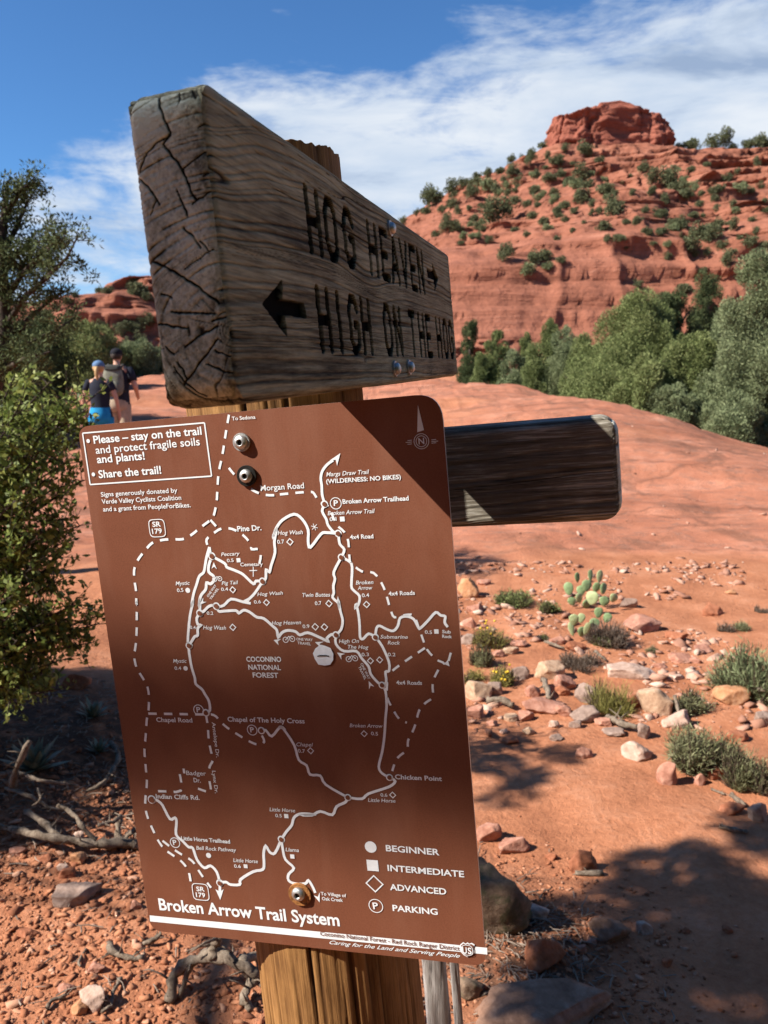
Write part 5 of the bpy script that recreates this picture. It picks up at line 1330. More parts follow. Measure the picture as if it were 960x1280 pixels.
# --- scrub oak bush close on the left
def oak_bush():
    r_ = np.random.default_rng(31); root = empty('scrub_oak'); base = Vector((-1.95, 3.0, 0)); base.z = gz(base.x, base.y) - 0.05; root.location = base
    br = MB(); Cs, Ds, Ts = [], [], []
    ends = []
    # sprays reach to these photo points at these depths
    reach = [(20, 470, 3.1), (60, 478, 3.0), (88, 498, 2.9), (112, 510, 2.8), (124, 506, 2.75), (100, 540, 2.8), (70, 520, 2.7), (30, 510, 2.7), (5, 500, 2.8), (50, 560, 2.6), (90, 570, 2.7), (100, 596, 2.75), (20, 560, 2.6), (-20, 520, 2.9), (-30, 470, 3.1), (5, 600, 2.6), (60, 612, 2.6), (84, 640, 2.7), (104, 655, 2.75), (90, 668, 2.7), (50, 660, 2.6), (10, 650, 2.6), (40, 700, 2.6), (60, 716, 2.7), (78, 728, 2.7), (30, 740, 2.6), (70, 765, 2.65), (100, 760, 2.7), (122, 768, 2.75), (124, 782, 2.72), (90, 790, 2.7), (50, 790, 2.6), (10, 770, 2.6), (40, 830, 2.6), (80, 825, 2.65), (112, 812, 2.75), (20, 860, 2.6), (70, 858, 2.6), (-10, 830, 2.6), (-20, 700, 2.7), (-40, 620, 2.9), (60, 500, 3.2), (30, 490, 3.3), (80, 545, 3.1), (40, 600, 3.0), (20, 690, 3.0), (60, 840, 3.0), (0, 545, 2.6), (44, 535, 2.62), (76, 590, 2.65), (30, 625, 2.55), (72, 690, 2.9), (10, 720, 2.6), (20, 800, 2.55)]
    for i, (px, py, Y) in enumerate(reach):
        e_ = P(px, py, Y) - base
        s_ = Vector((r_.normal() * 0.10, r_.normal() * 0.12, max(0.02, e_.z * 0.45)))
        path = wander(s_, e_, 9, 0.035, 400 + i)
        br.add(tube(path, np.linspace(0.014, 0.0022, 9), 5, False, 0.1, i))
        for k in range(3, 9):
            nb = 11 if k > 4 else 4
            for q in range(nb):
                p0 = path[k - 1].lerp(path[k], r_.random())
                d = Vector((r_.normal(), r_.normal(), r_.normal() * 0.8 + 0.25)).normalized(); ln = r_.uniform(0.05, 0.14)
                p1 = p0 + d * ln
                br.add(tube([p0, p1], [0.0022, 0.001], 3, False))
                nl = r_.integers(7, 13)
                for u_ in range(nl):
                    c_ = p0.lerp(p1, 0.25 + 0.75 * u_ / nl)
                    Cs.append(tuple(c_ + Vector(r_.normal(size=3) * 0.006))); dd = d * 0.5 + Vector(r_.normal(size=3)) * 0.75 + Vector((0, 0, 0.25)); Ds.append(tuple(dd.normalized())); Ts.append(0.5 + 0.26 * r_.normal())
    for q in range(7):
        e_ = Vector((r_.normal() * 0.2 + 0.3, r_.normal() * 0.2, r_.uniform(0.5, 1.2))); br.add(tube(wander((r_.normal() * 0.08, r_.normal() * 0.08, 0), e_, 8, 0.06, 60 + q), np.linspace(0.028, 0.010, 8), 7, True, 0.15, q))
    C, D = np.array(Cs), np.array(Ds); n = len(C)
    L = 0.0265 * (0.65 + 0.6 * r_.random(n))
    br.build('stems', M['darkbark'], root); add('leaves', leaves_mesh('leaves', C, D, L, L * 0.52, r_, np.array(Ts), 0.12), M['oak'], root)
    tag(root, 'leafy green scrub oak bush filling the left side beside the map', 'bush')
oak_bush()

# --- the tree beside the trail (left, out of view) whose crown shades parts of the sign and the trail
def local_pt(u, n_, w): return A0 + U * u - Vv * n_ + Wv * w
def shade_tree():
    r_ = np.random.default_rng(5); root = empty('juniper_tree'); base = Vector((-5.6, 1.75, 0)); base.z = gz(base.x, base.y) - 0.05; root.location = base
    cs, rs, bp = [], [], []
    # patches of crown that lie between the sun and the places the photograph shows in shade
    def clumps(target, t, ru, rv, n, cr):
        c_ = Vector(target) + SUN * t
        sx = SUN.cross(Vector((0, 0, 1))).normalized(); sy = sx.cross(SUN).normalized()
        for k in range(n):
            a = r_.uniform(0, 6.283); q = math.sqrt(r_.random())
            p = c_ + sx * (ru * q * math.cos(a)) + sy * (rv * q * math.sin(a)) + SUN * r_.normal() * 0.3
            cs.append(np.array(p - base)); rs.append(cr * r_.uniform(0.7, 1.2))
        bp.append(c_ - base)
    # band across the middle of the map
    for u_ in np.linspace(-0.30, 0.30, 11): clumps(local_pt(u_, 0.071, -0.246 - 0.006 * u_ / 0.3), 6.0, 0.045, 0.017 + 0.012 * (u_ + 0.3), 30, 0.014)
    # end of the carved board
    clumps(local_pt(0.085, 0.285, 0.070), 6.0, 0.036, 0.060, 90, 0.014)
    nfine = len(cs)
    # trail at the lower right
    for px, py, ru, rv, n in ((900, 1230, .26, .20, 26), (830, 1250, .2, .16, 18), (760, 1225, .13, .10, 9), (935, 1120, .13, .05, 9), (880, 1085, .14, .03, 7), (820, 1098, .12, .022, 6), (770, 1118, .10, .02, 5), (950, 1045, .10, .03, 6), (700, 1140, .05, .012, 2), (660, 974, .08, .012, 3), (622, 956, .03, .012, 2), (704, 944, .06, .010, 2), (640, 992, .03, .012, 1), (1000, 1180, .26, .22, 24), (860, 1170, .18, .04, 9), (940, 1180, .14, .06, 9), (720, 1270, .12, .06, 7), (800, 1170, .08, .03, 4), (690, 1230, .05, .03, 2)):
        h_ = hit(px, min(py, 1279)); clumps(h_, 4.6, ru, rv, n, 0.055)
    for px, py, ru, rv, n in ((60, 880, .45, .26, 70), (20, 975, .34, .10, 36), (120, 930, .26, .14, 36), (160, 860, .2, .14, 24)):
        h_ = hit(px, min(py, 1279)); clumps(h_, 5.2, ru, rv, n, 0.075)
    # fill of the crown out of the way of the light that reaches the place
    C, D, T = clump_tufts(cs[:nfine], rs[:nfine], 130000, None, r_, 0.2, 1.0); L = 0.013 * (0.6 + 0.8 * r_.random(len(C)))
    C2, D2, T2 = clump_tufts(cs[nfine:], rs[nfine:], 26000, None, r_, 0.2, 1.0); L2_ = 0.045 * (0.6 + 0.8 * r_.random(len(C2)))
    C, D, T, L = np.concatenate([C, C2]), np.concatenate([D, D2]), np.concatenate([T, T2]), np.concatenate([L, L2_])
    br = MB(); tp = Vector((0.1, 0.1, 4.3))
    br.add(tube(wander((0, 0, 0), tp, 9, 0.12, 5), np.linspace(0.12, 0.05, 9), 10, True, 0.15, 1))
    limb = [tp] + [local_pt(u_, 0.071, -0.222) + SUN * 6.0 - base for u_ in (-1.6, -0.8, -0.3, 0.0, 0.3)] + [local_pt(0.085, 0.285, 0.07) + SUN * 6.0 - base]
    br.add(tube(limb, [0.05, 0.035, 0.022, 0.016, 0.012, 0.010, 0.006], 7, False, 0.1, 2))
    for i, p in enumerate(bp[12:]):
        if i % 3: continue
        br.add(tube(wander((0.03, 0.03, max(0.8, min(4.0, p.z * 0.8))), p, 7, 0.05, i), np.linspace(0.014, 0.004, 7), 5, False, 0.1, i))
    br.build('trunk', M['bark'], root); add('crown', leaves_mesh('crown', C, D, L, L * 0.45, r_, T), M['juniper'], root)
    tag(root, 'juniper beside the trail whose crown throws the dappled shade on the map', 'tree')
shade_tree()
# unseen junipers added behind the viewpoint to block low sky and ground bounce
src = [o for o in bpy.data.objects if o.name.startswith('juniper_tree') and o.parent is None and 'trunk' in ''.join(c.name for c in o.children)]
for i, (x, y, h_, k) in enumerate(((-2.6, -4.6, 1.5, 6), (0.4, -4.0, 1.5, 9), (3.2, -3.4, 1.6, 8), (5.4, -1.0, 1.5, 6), (1.8, -5.8, 1.9, 10), (-1.0, -6.2, 2.0, 6), (-4.6, -4.2, 1.9, 8), (-7.4, -5.0, 2.2, 6), (-2.2, -2.6, 1.2, 9), (1.2, -2.3, 1.2, 6), (3.4, -1.6, 1.2, 9), (-8.5, -8.5, 2.6, 8), (3.2, -8.5, 2.4, 6), (6.8, -4.6, 2.0, 8))):
    c_ = copy_tree(src[k]); c_.location = (x, y, gz(x, y) - 0.1); c_.scale = (h_ * 0.8,) * 3; c_.rotation_euler = (0, 0, 1.3 * i)
    tag(c_, 'unseen juniper added behind the viewpoint to block fill light', 'tree', 'junipers added behind the viewpoint')

# --- shrubs dotting the hills
protos = []
for k in range(7):
    r_ = np.random.default_rng(1200 + k); tall = (0.75, 1.0, 0.6, 1.3, 0.9, 0.7, 1.5)[k]
    nc = 26; d = rand_dirs(nc, r_); q = r_.random(nc) ** 0.5
    cs = [np.array([0.38 * a[0] * b, 0.38 * a[1] * b, tall * (0.42 + 0.40 * a[2] * b)]) for a, b in zip(d, q)]
    C, D, T = clump_tufts(cs, 0.10 + 0.10 * r_.random(nc), 2600, None, r_, 0.35, 0.85)
    me = leaves_mesh('hill_shrub', C, D, 0.085 * (0.6 + 0.8 * r_.random(len(C))), 0.048, r_, T)
    for mm in (M['hillshrub'],): me.materials.append(mm)
    protos.append(me)
graymesh = protos[2].copy(); graymesh.materials.clear(); graymesh.materials.append(M['juniper_gray'])
def hshrub(px, py, wpx, bvh, lb, grp, k=None, gray=False):
    h = hit(px, py, bvh)
    if h is None: return
    o = bpy.data.objects.new('hill_shrub', graymesh if gray else protos[(k if k is not None else int(rng.integers(0, 7)))]); COL.objects.link(o)
    s = wpx / F * h.y / 0.95 * rng.uniform(0.55, 1.05)
    o.location = h - Vector((0, 0, 0.12 * s)); o.rotation_euler = (0, 0, rng.uniform(0, 6.28)); o.scale = (s, s, s * rng.uniform(0.85, 1.1))
    tag(o, lb, 'shrub', grp); return o
HS = [(80,330,60),(100,318,40),(135,312,40),(160,280,40),(185,274,30),(230,260,30),(262,243,30),(290,250,45),(310,275,45),(340,225,40),(350,296,35),(410,215,40),(430,185,30),(520,214,40),(420,256,40),(445,270,50),(470,264,45),(490,280,40),(535,295,45),(470,320,45),(460,328,35),(400,302,30),(355,252,30),(390,262,35),(250,300,45),(190,306,40),(120,400,50),(140,390,40),(95,408,30),(160,428,30),(180,338,30),(135,338,40),(195,370,45),(240,385,60),(275,365,50),(345,362,40),(375,378,35),(430,370,40),(450,396,30),(410,418,30),(530,392,50),(570,420,45),(560,352,60),(550,330,45),(620,372,35),(640,348,40),(675,358,35),(660,275,40),(720,288,50),(745,305,55),(635,243,35),(655,298,30),(715,380,40),(735,388,55),(765,360,40),(780,415,60),(810,418,50),(750,442,60),(855,480,60),(840,436,40),(910,432,45),(950,438,40),(880,242,40),(820,300,45),(850,262,35),(940,284,35),(915,298,30),(825,342,30),(885,416,25),(620,540,40),(740,552,50),(790,500,30),(420,474,30),
      (110,345,34),(210,330,30),(300,320,34),(330,330,28),(280,300,28),(380,232,26),(500,330,28),(520,350,30),(590,375,28),(605,300,26),(690,330,30),(780,330,28),(870,330,26),(690,400,30),(660,430,26),(300,395,24),(330,410,24),(590,440,24),(700,470,26),(770,460,24),(455,350,24),(480,375,22),(70,350,36),(150,355,28),(215,395,26),(870,395,30),(920,370,28),(955,345,26),(760,240,24),(800,225,22),(930,230,26),(600,255,22)]
def hz(x, y): return (500 + x / 2.087, 100 + y / 2.087)
def zone(x, y):
    if y < 300 and x < 330: return 'dark shrub on the falling skyline of the red hill'
    if x > 600 and y < 330: return 'dark shrub on the ledges right below the butte'
    if y < 300: return 'dark shrub on the slope straight below the butte'
    if x < 320: return 'dark shrub on the lower left flank of the red hill'
    if x < 600: return 'dark shrub on the middle of the red hill'
    return 'dark shrub on the right flank of the red hill'
HS += [(150,395,24),(230,425,24),(300,290,22),(360,330,24),(410,345,22),(500,355,22),(540,425,24),(640,400,24),(660,300,22),(690,360,22),(730,410,24),(790,360,22),(800,460,26),(870,450,24),(900,470,24),(930,400,22),(950,320,22),(560,300,22),(580,270,20),(515,245,20),(450,225,20),(385,210,20),(170,300,20),(60,345,26),(45,352,26),(270,270,20),(250,235,20)]
GH = 'shrubs dotting the red hill'
for x, y, w in HS:
    px, py = hz(x, y); hshrub(px, py, w / 2.087 * 1.05, HILL_BVH, zone(x, y), GH)
for x, y, w, k, lb in ((275, 475, 62, 6, 'tall dark shrub standing left in the pair above the smooth cliff'), (350, 480, 68, 1, 'wide dark shrub standing right in the pair above the smooth cliff'), (375, 470, 44, 0, 'smaller shrub behind the wide one above the smooth cliff'), (700, 275, 62, 3, 'largest dark shrub on the ledge under the skyline shrubs'), (480, 200, 50, 1, 'dark shrub at the foot of the butte wall'), (905, 338, 0, 1, ''), (828, 388, 44, 1, 'single round shrub alone on bare rock of the right flank'), (8, 382, 46, 3, 'shrub on the skyline just beside the carved board edge')):
    if w: hshrub(*hz(x, y), w / 2.087 * 1.05, HILL_BVH, lb, GH, k)
for x, y, w in ((335, 500, 46), (385, 490, 34), (200, 410, 30)): hshrub(*hz(x, y), w / 2.087, HILL_BVH, 'pale grey low brush at the top of the smooth cliff', GH, None, True)
for k in range(95):
    x = rng.uniform(150, 900); y = rng.uniform(230, 420) + (20 if x > 500 else 0)
    if fbm(x * 0.012, y * 0.02, 0, 88, 3) > -0.15: hshrub(*hz(x, y), rng.uniform(10, 22), HILL_BVH, 'low pale brush between the dark shrubs of the red hill', GH, 2, rng.random() < 0.75)
for i, (x, w, k) in enumerate(((715, 30, 2), (745, 46, 0), (795, 42, 3), (830, 44, 6), (850, 28, 2), (890, 40, 0), (920, 46, 1), (940, 40, 5), (958, 36, 2), (365, 26, 4), (335, 30, 2), (312, 20, 4), (285, 26, 1), (255, 22, 2), (225, 26, 0), (198, 26, 2), (170, 30, 1), (150, 24, 5))):
    # on the skyline: stand on the ridge itself
    px = 500 + x / 2.087; p = P(px, 300, 148.5)
    h = HILL_BVH.ray_cast(Vector((p.x, 148.0, 120)), Vector((0, 0, -1)))[0]
    if h is None: continue
    o = bpy.data.objects.new('hill_shrub', protos[k]); COL.objects.link(o); s = w / 2.087 / F * 148 / 0.95
    o.location = h - Vector((0, 0, 0.1 * s)); o.scale = (s, s, s); o.rotation_euler = (0, 0, rng.uniform(0, 6))
    tag(o, 'shrub on the ridge skyline right of the butte' if x > 600 else 'shrub on the ridge skyline left of the butte', 'shrub', GH)
HL = [(480,590,80),(400,592,60),(590,552,70),(610,600,100),(650,720,90),(590,760,100),(560,750,70),(580,875,110),(660,900,110),(560,830,80),(440,592,60),(650,620,80),(330,610,60),(530,780,80),(300,640,60),(250,660,70),(360,770,90),(700,640,70),(480,770,60),(620,820,70),(200,700,80),(450,760,60)]
for x, y, w in HL:
    hshrub(x / 3.555, 200 + y / 3.555, w / 3.555, HILL2_BVH, 'shrub on the layered cliff above the hikers' if y < 700 else 'shrub at the foot of the layered cliff above the hikers', 'shrubs on the cliff at the left')

# ------------------------------------------------------------------ small plants
def tuft(name, px, py, wpx, hpx, mat, label, cat, seed, n=260, leafw=0.006, spread=0.6, curl=0.4, flowers=0, leafl=1.0, twig=True):
    n = int(n * 2.2); leafw *= 0.42
    p = hit(px, py); r_ = np.random.default_rng(seed)
    dist = p.y; w = wpx / F * dist; h = hpx / F * dist
    root = empty(name, p - Vector((0, 0, 0.01))); br = MB(); C, D, L, T = [], [], [], []
    sub = [(r_.uniform(-.34, .34) * w, r_.uniform(-.30, .30) * w, r_.uniform(.45, 1.0), r_.uniform(.22, .5) * w) for _ in range(5 + int(w * 12))]
    for k in range(n):
        bx_, by_, bh_, bw_ = sub[k % len(sub)]
        a = r_.uniform(0, 6.283); q = bw_ * math.sqrt(r_.random()); hh = h * bh_ * (1 - 0.35 * (q / bw_) ** 2) * r_.uniform(0.35, 1.12)
        s_ = Vector((bx_ + q * 0.25 * math.cos(a), by_ + q * 0.25 * math.sin(a), 0)); e_ = Vector((bx_ + q * math.cos(a), by_ + q * math.sin(a), hh))
        if twig and k % 3 == 0: br.add(tube(wander(s_, e_, 4, 0.01, seed + k), [0.003, 0.0024, 0.0018, 0.001], 3, False))
        m_ = 5
        for u_ in range(m_):
            t = (u_ + r_.random()) / m_; c_ = s_.lerp(e_, t); d = (e_ - s_).normalized() * (1 - curl) + Vector(r_.normal(size=3)) * curl
            C.append(tuple(c_)); D.append(tuple(d.normalized())); L.append(h * 0.15 * leafl * r_.uniform(0.6, 1.3)); T.append(0.5 + 0.25 * r_.normal())
    add('foliage', leaves_mesh('foliage', np.array(C), np.array(D), np.array(L), leafw, r_, np.array(T)), M[mat], root)
    if br.v: br.build('twigs', M['dryshrub'] if 'dryshrub' in M else M['bark'], root)
    if flowers:
        fb = MB()
        for k in range(flowers):
            a = r_.uniform(0, 6.283); q = w * 0.5 * math.sqrt(r_.random()); c_ = Vector((q * math.cos(a), q * math.sin(a), h * r_.uniform(.5, 1.0)))
            fb.add([[c_ + Vector(v) * 0.010 for v in ICO1_V[:12]], []]) if False else fb.add(([c_ + Vector(v) * 0.007 for v in ICO1_V], [tuple(f) for f in ICO1_F]))
        fb.build('flowers', M['yellowflower'], root)
    tag(root, label, cat, 'small plants among the stones'); return root
def t3(x, y, w, h, *a, **k): 
    px, py = z3(x, y); return tuft(a[0], px, py, w / 2.4, h / 2.4, *a[1:], **k)
t3(192, 180, 112, 62, 'desert_shrub', 'juniper', 'small dark green shrub left of the cactus', 'shrub', 1, n=420, leafw=0.012)
t3(302, 206, 72, 50, 'desert_shrub', 'juniper', 'low green shrub touching the cactus', 'shrub', 2, n=260, leafw=0.012)
t3(130, 305, 100, 84, 'desert_shrub', 'yellowgrass', 'yellow green flowering clump left of the cactus', 'plant', 3, n=300, leafw=0.005, flowers=6)
t3(90, 366, 84, 70, 'desert_shrub', 'sage', 'dull green clump at the map edge', 'plant', 4, n=260, leafw=0.008)
t3(168, 425, 80, 76, 'desert_shrub', 'yellowgrass', 'clump with yellow flowers beside the tan boulder', 'plant', 5, n=240, leafw=0.006, flowers=8)
t3(80, 412, 70, 60, 'desert_shrub', 'yellowgrass', 'pale yellow tuft behind the tan boulder', 'plant', 12, n=180, leafw=0.006)
t3(492, 506, 104, 116, 'grass_tuft', 'yellowgrass', 'upright yellow green grass tuft amid the stones', 'grass', 6, n=330, leafw=0.005, curl=0.2, leafl=1.5)
t3(724, 505, 104, 88, 'desert_shrub', 'sage', 'upper sage clump right of the cream boulder', 'plant', 7, n=380, leafw=0.008)
t3(768, 660, 200, 160, 'desert_shrub', 'sage', 'largest sage clump at the trail edge', 'plant', 8, n=700, leafw=0.009)
t3(905, 735, 116, 136, 'grass_tuft', 'sage', 'straggly dry grass below the large sage clump', 'grass', 9, n=420, leafw=0.006, curl=0.25)
t3(915, 455, 190, 180, 'desert_shrub', 'juniper_gray', 'large grey green bush at the right picture edge', 'bush', 10, n=900, leafw=0.010, curl=0.3)
t3(468, 300, 120, 110, 'desert_shrub', 'dryshrub', 'dry grey twiggy shrub under the cactus', 'shrub', 11, n=420, leafw=0.004)
t3(400, 372, 130, 66, 'desert_shrub', 'dryshrub', 'brown dead twigs heaped below the cactus', 'shrub', 13, n=300, leafw=0.004)
t3(455, 305, 60, 44, 'desert_shrub', 'juniper', 'bright green sprig in the dry twiggy shrub', 'plant', 14, n=150, leafw=0.010)
t3(884, 258, 52, 40, 'desert_shrub', 'sage', 'grey green tuft on the slickrock edge, greener one', 'plant', 15, n=200, leafw=0.008)
t3(838, 262, 44, 40, 'desert_shrub', 'dryshrub', 'dry tuft left of the green one on the slickrock edge', 'plant', 16, n=160, leafw=0.005)
t3(942, 205, 40, 30, 'desert_shrub', 'dryshrub', 'small dry tuft farther up the slickrock', 'plant', 17, n=120, leafw=0.005)
t3(605, 322, 46, 24, 'desert_shrub', 'sage', 'tiny green tuft right of the dead twigs', 'plant', 18, n=120, leafw=0.006)
t3(290, 285, 40, 22, 'desert_shrub', 'juniper', 'tiny bright tuft between flowers and cactus', 'plant', 19, n=120, leafw=0.008)

# --- prickly pear: every pad a part
M['pad'] = simple_mat('cactus_pad', (0.20, 0.275, 0.125), 0.55, 0, 0.22, 30, 0.35, 0.2)
M['padlight'] = simple_mat('pale_cactus_pad', (0.33, 0.38, 0.19), 0.55, 0, 0.18, 30, 0.35, 0.2)  # paler copy of the pad colour, given to selected pads
def pad_mesh(seed):
    r_ = np.random.default_rng(seed); nu, nv = 22, 12; vs = []
    V = ICO_V.copy(); t = (V[:, 2] + 1) / 2
    V[:, 0] *= 0.80 * (0.62 + 0.42 * t); V[:, 1] *= 0.25
    V = V + 0.03 * np.stack([vnoise(V[:, 0] * 3, V[:, 1] * 3, V[:, 2] * 3, seed + q) for q in range(3)], -1)
    V[:, 2] += 1
    # spine cushions stand a little proud
    bumpy = np.exp(-((np.modf(np.abs(V[:, 0]) * 3.2 + 0.5 * np.floor(V[:, 2] * 3.5))[0] - .5) / .14) ** 2) * np.exp(-((np.modf(V[:, 2] * 3.5)[0] - .5) / .14) ** 2)
    V[:, 1] += np.sign(V[:, 1]) * 0.02 * bumpy
    return V / 2.0
def cactus(name, pads, foot, label):
    p = hit(*z3(*foot)); root = empty(name, p)
    for i, (x, y, rx, ry, lean, lt, dy) in enumerate(pads):
        q = P(*z3(x, y), p.y + dy); h = 2.0 * ry / 2.4 / F * p.y; w = 2.0 * rx / 2.4 / F * p.y
        V = pad_mesh(i + 5) * np.array([w / 0.80, w * 0.95, h])
        o = add('pad', mesh_np('pad', V, ICO_F, True), M['padlight' if lt else 'pad'], root)
        o.rotation_euler = (rng.uniform(-.25, .25), lean, rng.uniform(-.5, .5)); o.location = (q - p) - Vector((math.sin(lean) * h / 2, 0, math.cos(lean) * h / 2))
    tag(root, label, 'cactus'); return root
cactus('prickly_pear', [(457, 98, 13, 20, .15, 1, 0), (433, 162, 23, 22, .1, 1, -.1), (393, 162, 15, 16, -.2, 1, -.08), (362, 135, 17, 21, -.15, 0, 0), (418, 125, 19, 18, .1, 0, -.02), (388, 100, 11, 16, -.1, 0, .03), (430, 95, 11, 18, .1, 0, .05), (497, 162, 17, 14, .5, 1, -.02), (470, 135, 16, 18, .4, 0, .04), (400, 140, 17, 16, 0, 0, .06), (445, 130, 15, 17, .2, 0, .05), (372, 172, 15, 14, -.4, 0, 0), (415, 178, 20, 16, 0, 0, .02), (470, 172, 20, 16, .2, 0, .05)], (420, 195), 'upper prickly pear with upright round pads')
cactus('prickly_pear', [(378, 226, 17, 19, -.1, 1, -.1), (416, 252, 12, 22, .25, 1, -.12), (400, 222, 14, 16, .1, 1, -.02), (372, 256, 11, 22, -.2, 1, -.06), (452, 206, 16, 17, .1, 0, 0), (440, 240, 19, 18, .2, 0, 0), (478, 222, 16, 16, .3, 0, .04), (400, 262, 15, 18, 0, 0, .02)], (420, 284), 'lower prickly pear with pale pads in front')

# --- blue grey agave in the shade at the left
def agave(px, py, s, label, seed):
    p = hit(px, py); root = empty('agave', p); mb = MB(); r_ = random.Random(seed)
    for k in range(26):
        a = k * 2.399; el = 0.25 + 1.0 * (k / 26); L = s * r_.uniform(.8, 1.1)
        d = Vector((math.cos(a) * math.cos(el), math.sin(a) * math.cos(el), math.sin(el))); sd = Vector((-math.sin(a), math.cos(a), 0)); up = d.cross(sd)
        v = []; f = []
        for i, (t, wd) in enumerate(((0, .09), (.35, .13), (.7, .09), (1, .008))):
            c_ = d * L * t; v += [c_ + sd * wd * L, c_ - up * wd * L * .4, c_ - sd * wd * L, c_ + up * wd * L * .08]
        for i in range(3):
            for q in range(4): f.append((i * 4 + q, i * 4 + (q + 1) % 4, i * 4 + 4 + (q + 1) % 4, i * 4 + 4 + q))
        mb.add((v, f))
    mb.build('leaves', M['agave'], root, False); tag(root, label, 'plant')
M['agave'] = simple_mat('agave_leaf', (0.17, 0.185, 0.125), 0.5, 0, 0.2, 20)
agave(*z6(325, 212), 0.085, 'blue grey agave rosette on the shaded bank below the oak', 1)
agave(*z6(120, 395), 0.13, 'larger grey agave at the dark foot of the oak bush', 2)
agave(*z6(345, 335), 0.06, 'small bluish agave between the shaded roots', 3)

# --- dead branches and sticks
def branch(name, paths, label, seed, mat='deadwood', cat='branch', zl=0.012):
    mb = MB()
    for j, (pts, r0, r1) in enumerate(paths):
        q = []
        for px, py, lift in pts:
            h = hit(px, min(py, 1279))
            t_ = (CAMZ - h.z - lift) / (CAMZ - h.z); q.append(Vector((h.x * t_, h.y * t_, h.z + lift)))
        # resample smoothly
        s_ = []
        for i in range(len(q) - 1):
            p0 = q[max(0, i - 1)]; p1 = q[i]; p2 = q[i + 1]; p3 = q[min(len(q) - 1, i + 2)]
            for t in (0, .25, .5, .75):
                s_.append(0.5 * ((2 * p1) + (p2 - p0) * t + (2 * p0 - 5 * p1 + 4 * p2 - p3) * t * t + (3 * p1 - p0 - 3 * p2 + p3) * t ** 3))
        s_.append(q[-1]); n = len(s_)
        r_ = random.Random(seed + j)
        s_ = [p + Vector((r_.uniform(-1, 1), r_.uniform(-1, 1), r_.uniform(-1, 1))) * r0 * 0.25 for p in s_]
        mb.add(tube(s_, [(r0 + (r1 - r0) * i / (n - 1)) * r_.uniform(.7, 1.25) for i in range(n)], 9, True, 0.22, seed + j))
        for q_ in range(int(n * 0.45)):     # broken twigs along the limb
            i_ = r_.randrange(1, n); d_ = Vector((r_.uniform(-1, 1), r_.uniform(-1, 1), r_.uniform(-.2, .9))); l_ = r0 * r_.uniform(1.5, 6)
            mb.add(tube([s_[i_], s_[i_] + d_ * l_ * .5, s_[i_] + d_ * l_ + Vector((0, 0, r_.uniform(-.3, .2) * l_))], [r0 * .28, r0 * .2, r0 * .06], 5, True))
    o = mb.build(name, M[mat]); tag(o, label, cat); return o
def s6(*pts): return [(*z6(x, y), l) for x, y, l in pts]
branch('dead_branch', [(s6((0, 595, .02), (60, 605, .03), (150, 625, .05), (240, 640, .04), (330, 655, .03), (420, 650, .02), (480, 655, .02)), .010, .016), (s6((90, 540, .05), (150, 580, .06), (195, 620, .05), (240, 640, .04)), .008, .010), (s6((415, 640, .02), (410, 600, .05), (420, 560, .08), (395, 575, .09), (340, 590, .09)), .010, .005), (s6((200, 520, .09), (255, 550, .08), (290, 600, .06), (335, 640, .03)), .006, .009), (s6((430, 640, .02), (470, 605, .05), (480, 600, .06)), .008, .004)], 'bleached dead branch lying along the edge of the shade', 1)
branch('dead_branch', [(s6((0, 415, .05), (60, 405, .08), (130, 430, .12), (200, 440, .10), (270, 450, .07)), .008, .004), (s6((20, 460, .04), (110, 490, .08), (180, 530, .06), (260, 535, .05)), .006, .004), (s6((385, 300, .02), (410, 345, .03), (390, 400, .04), (350, 450, .03), (300, 470, .02)), .012, .006), (s6((100, 300, .2), (60, 390, .12), (40, 470, .04)), .010, .012), (s6((130, 460, .1), (140, 500, .1), (110, 520, .08)), .004, .002)], 'shaded grey dead limbs under the oak bush', 20)
branch('bent_stick', [(s6((380, 1000, .012), (395, 1030, .014), (440, 1048, .012), (495, 1050, .008)), .010, .006)], 'short bent pale stick on the lit gravel', 40)
branch('bent_stick', [(s6((300, 1020, .006), (275, 1060, .010), (280, 1080, .006)), .004, .003)], 'thin dark curved twig left of the bent stick', 41)
branch('bent_stick', [(s6((420, 1120, .01), (395, 1170, .014), (385, 1215, .01), (350, 1240, .008)), .006, .004)], 'thin pale twig beside the cream corner stone', 42)
branch('bent_stick', [(s6((500, 1000, .01), (540, 985, .02), (560, 965, .03)), .007, .006)], 'pale forked stick under the map corner', 43)
branch('bent_stick', [(s6((165, 1225, .01), (180, 1200, .012), (228, 1182, .01)), .005, .006)], 'short grey stick left of the cream corner stone', 44)
branch('driftwood', [([(212, 1252, .004), (218, 1218, .05), (240, 1200, .085), (270, 1195, .10), (300, 1205, .085), (318, 1222, .05)], .013, .017), ([(268, 1196, .10), (266, 1182, .13), (274, 1172, .15)], .016, .011), ([(300, 1205, .085), (322, 1195, .06), (330, 1230, .01)], .013, .012), ([(318, 1222, .05), (306, 1246, .02), (312, 1262, .0)], .012, .010), ([(240, 1200, .085), (232, 1225, .04), (224, 1250, .0)], .009, .006)], 'twisted silver dead wood arching on the gravel beside the post', 60)
def s3(*pts): return [(*z3(x, y), l) for x, y, l in pts]
branch('pale_stick', [(s3((480, 520, .02), (520, 538, .03), (572, 552, .02)), .014, .010)], 'pale broken stick in front of the stone bed', 70)
branch('pale_stick', [(s3((285, 405, .04), (300, 440, .03), (304, 466, .02)), .018, .013)], 'stubby upright pale wood between the cream and pink stones', 71)
branch('pale_stick', [(s3((120, 470, .02), (160, 466, .04), (196, 484, .02)), .016, .012)], 'pale bone like stick left of the wide flat slab', 72)
branch('pale_stick', [(s3((290, 292, .02), (350, 312, .02)), .008, .006)], 'thin pale stick below the cactus', 73)
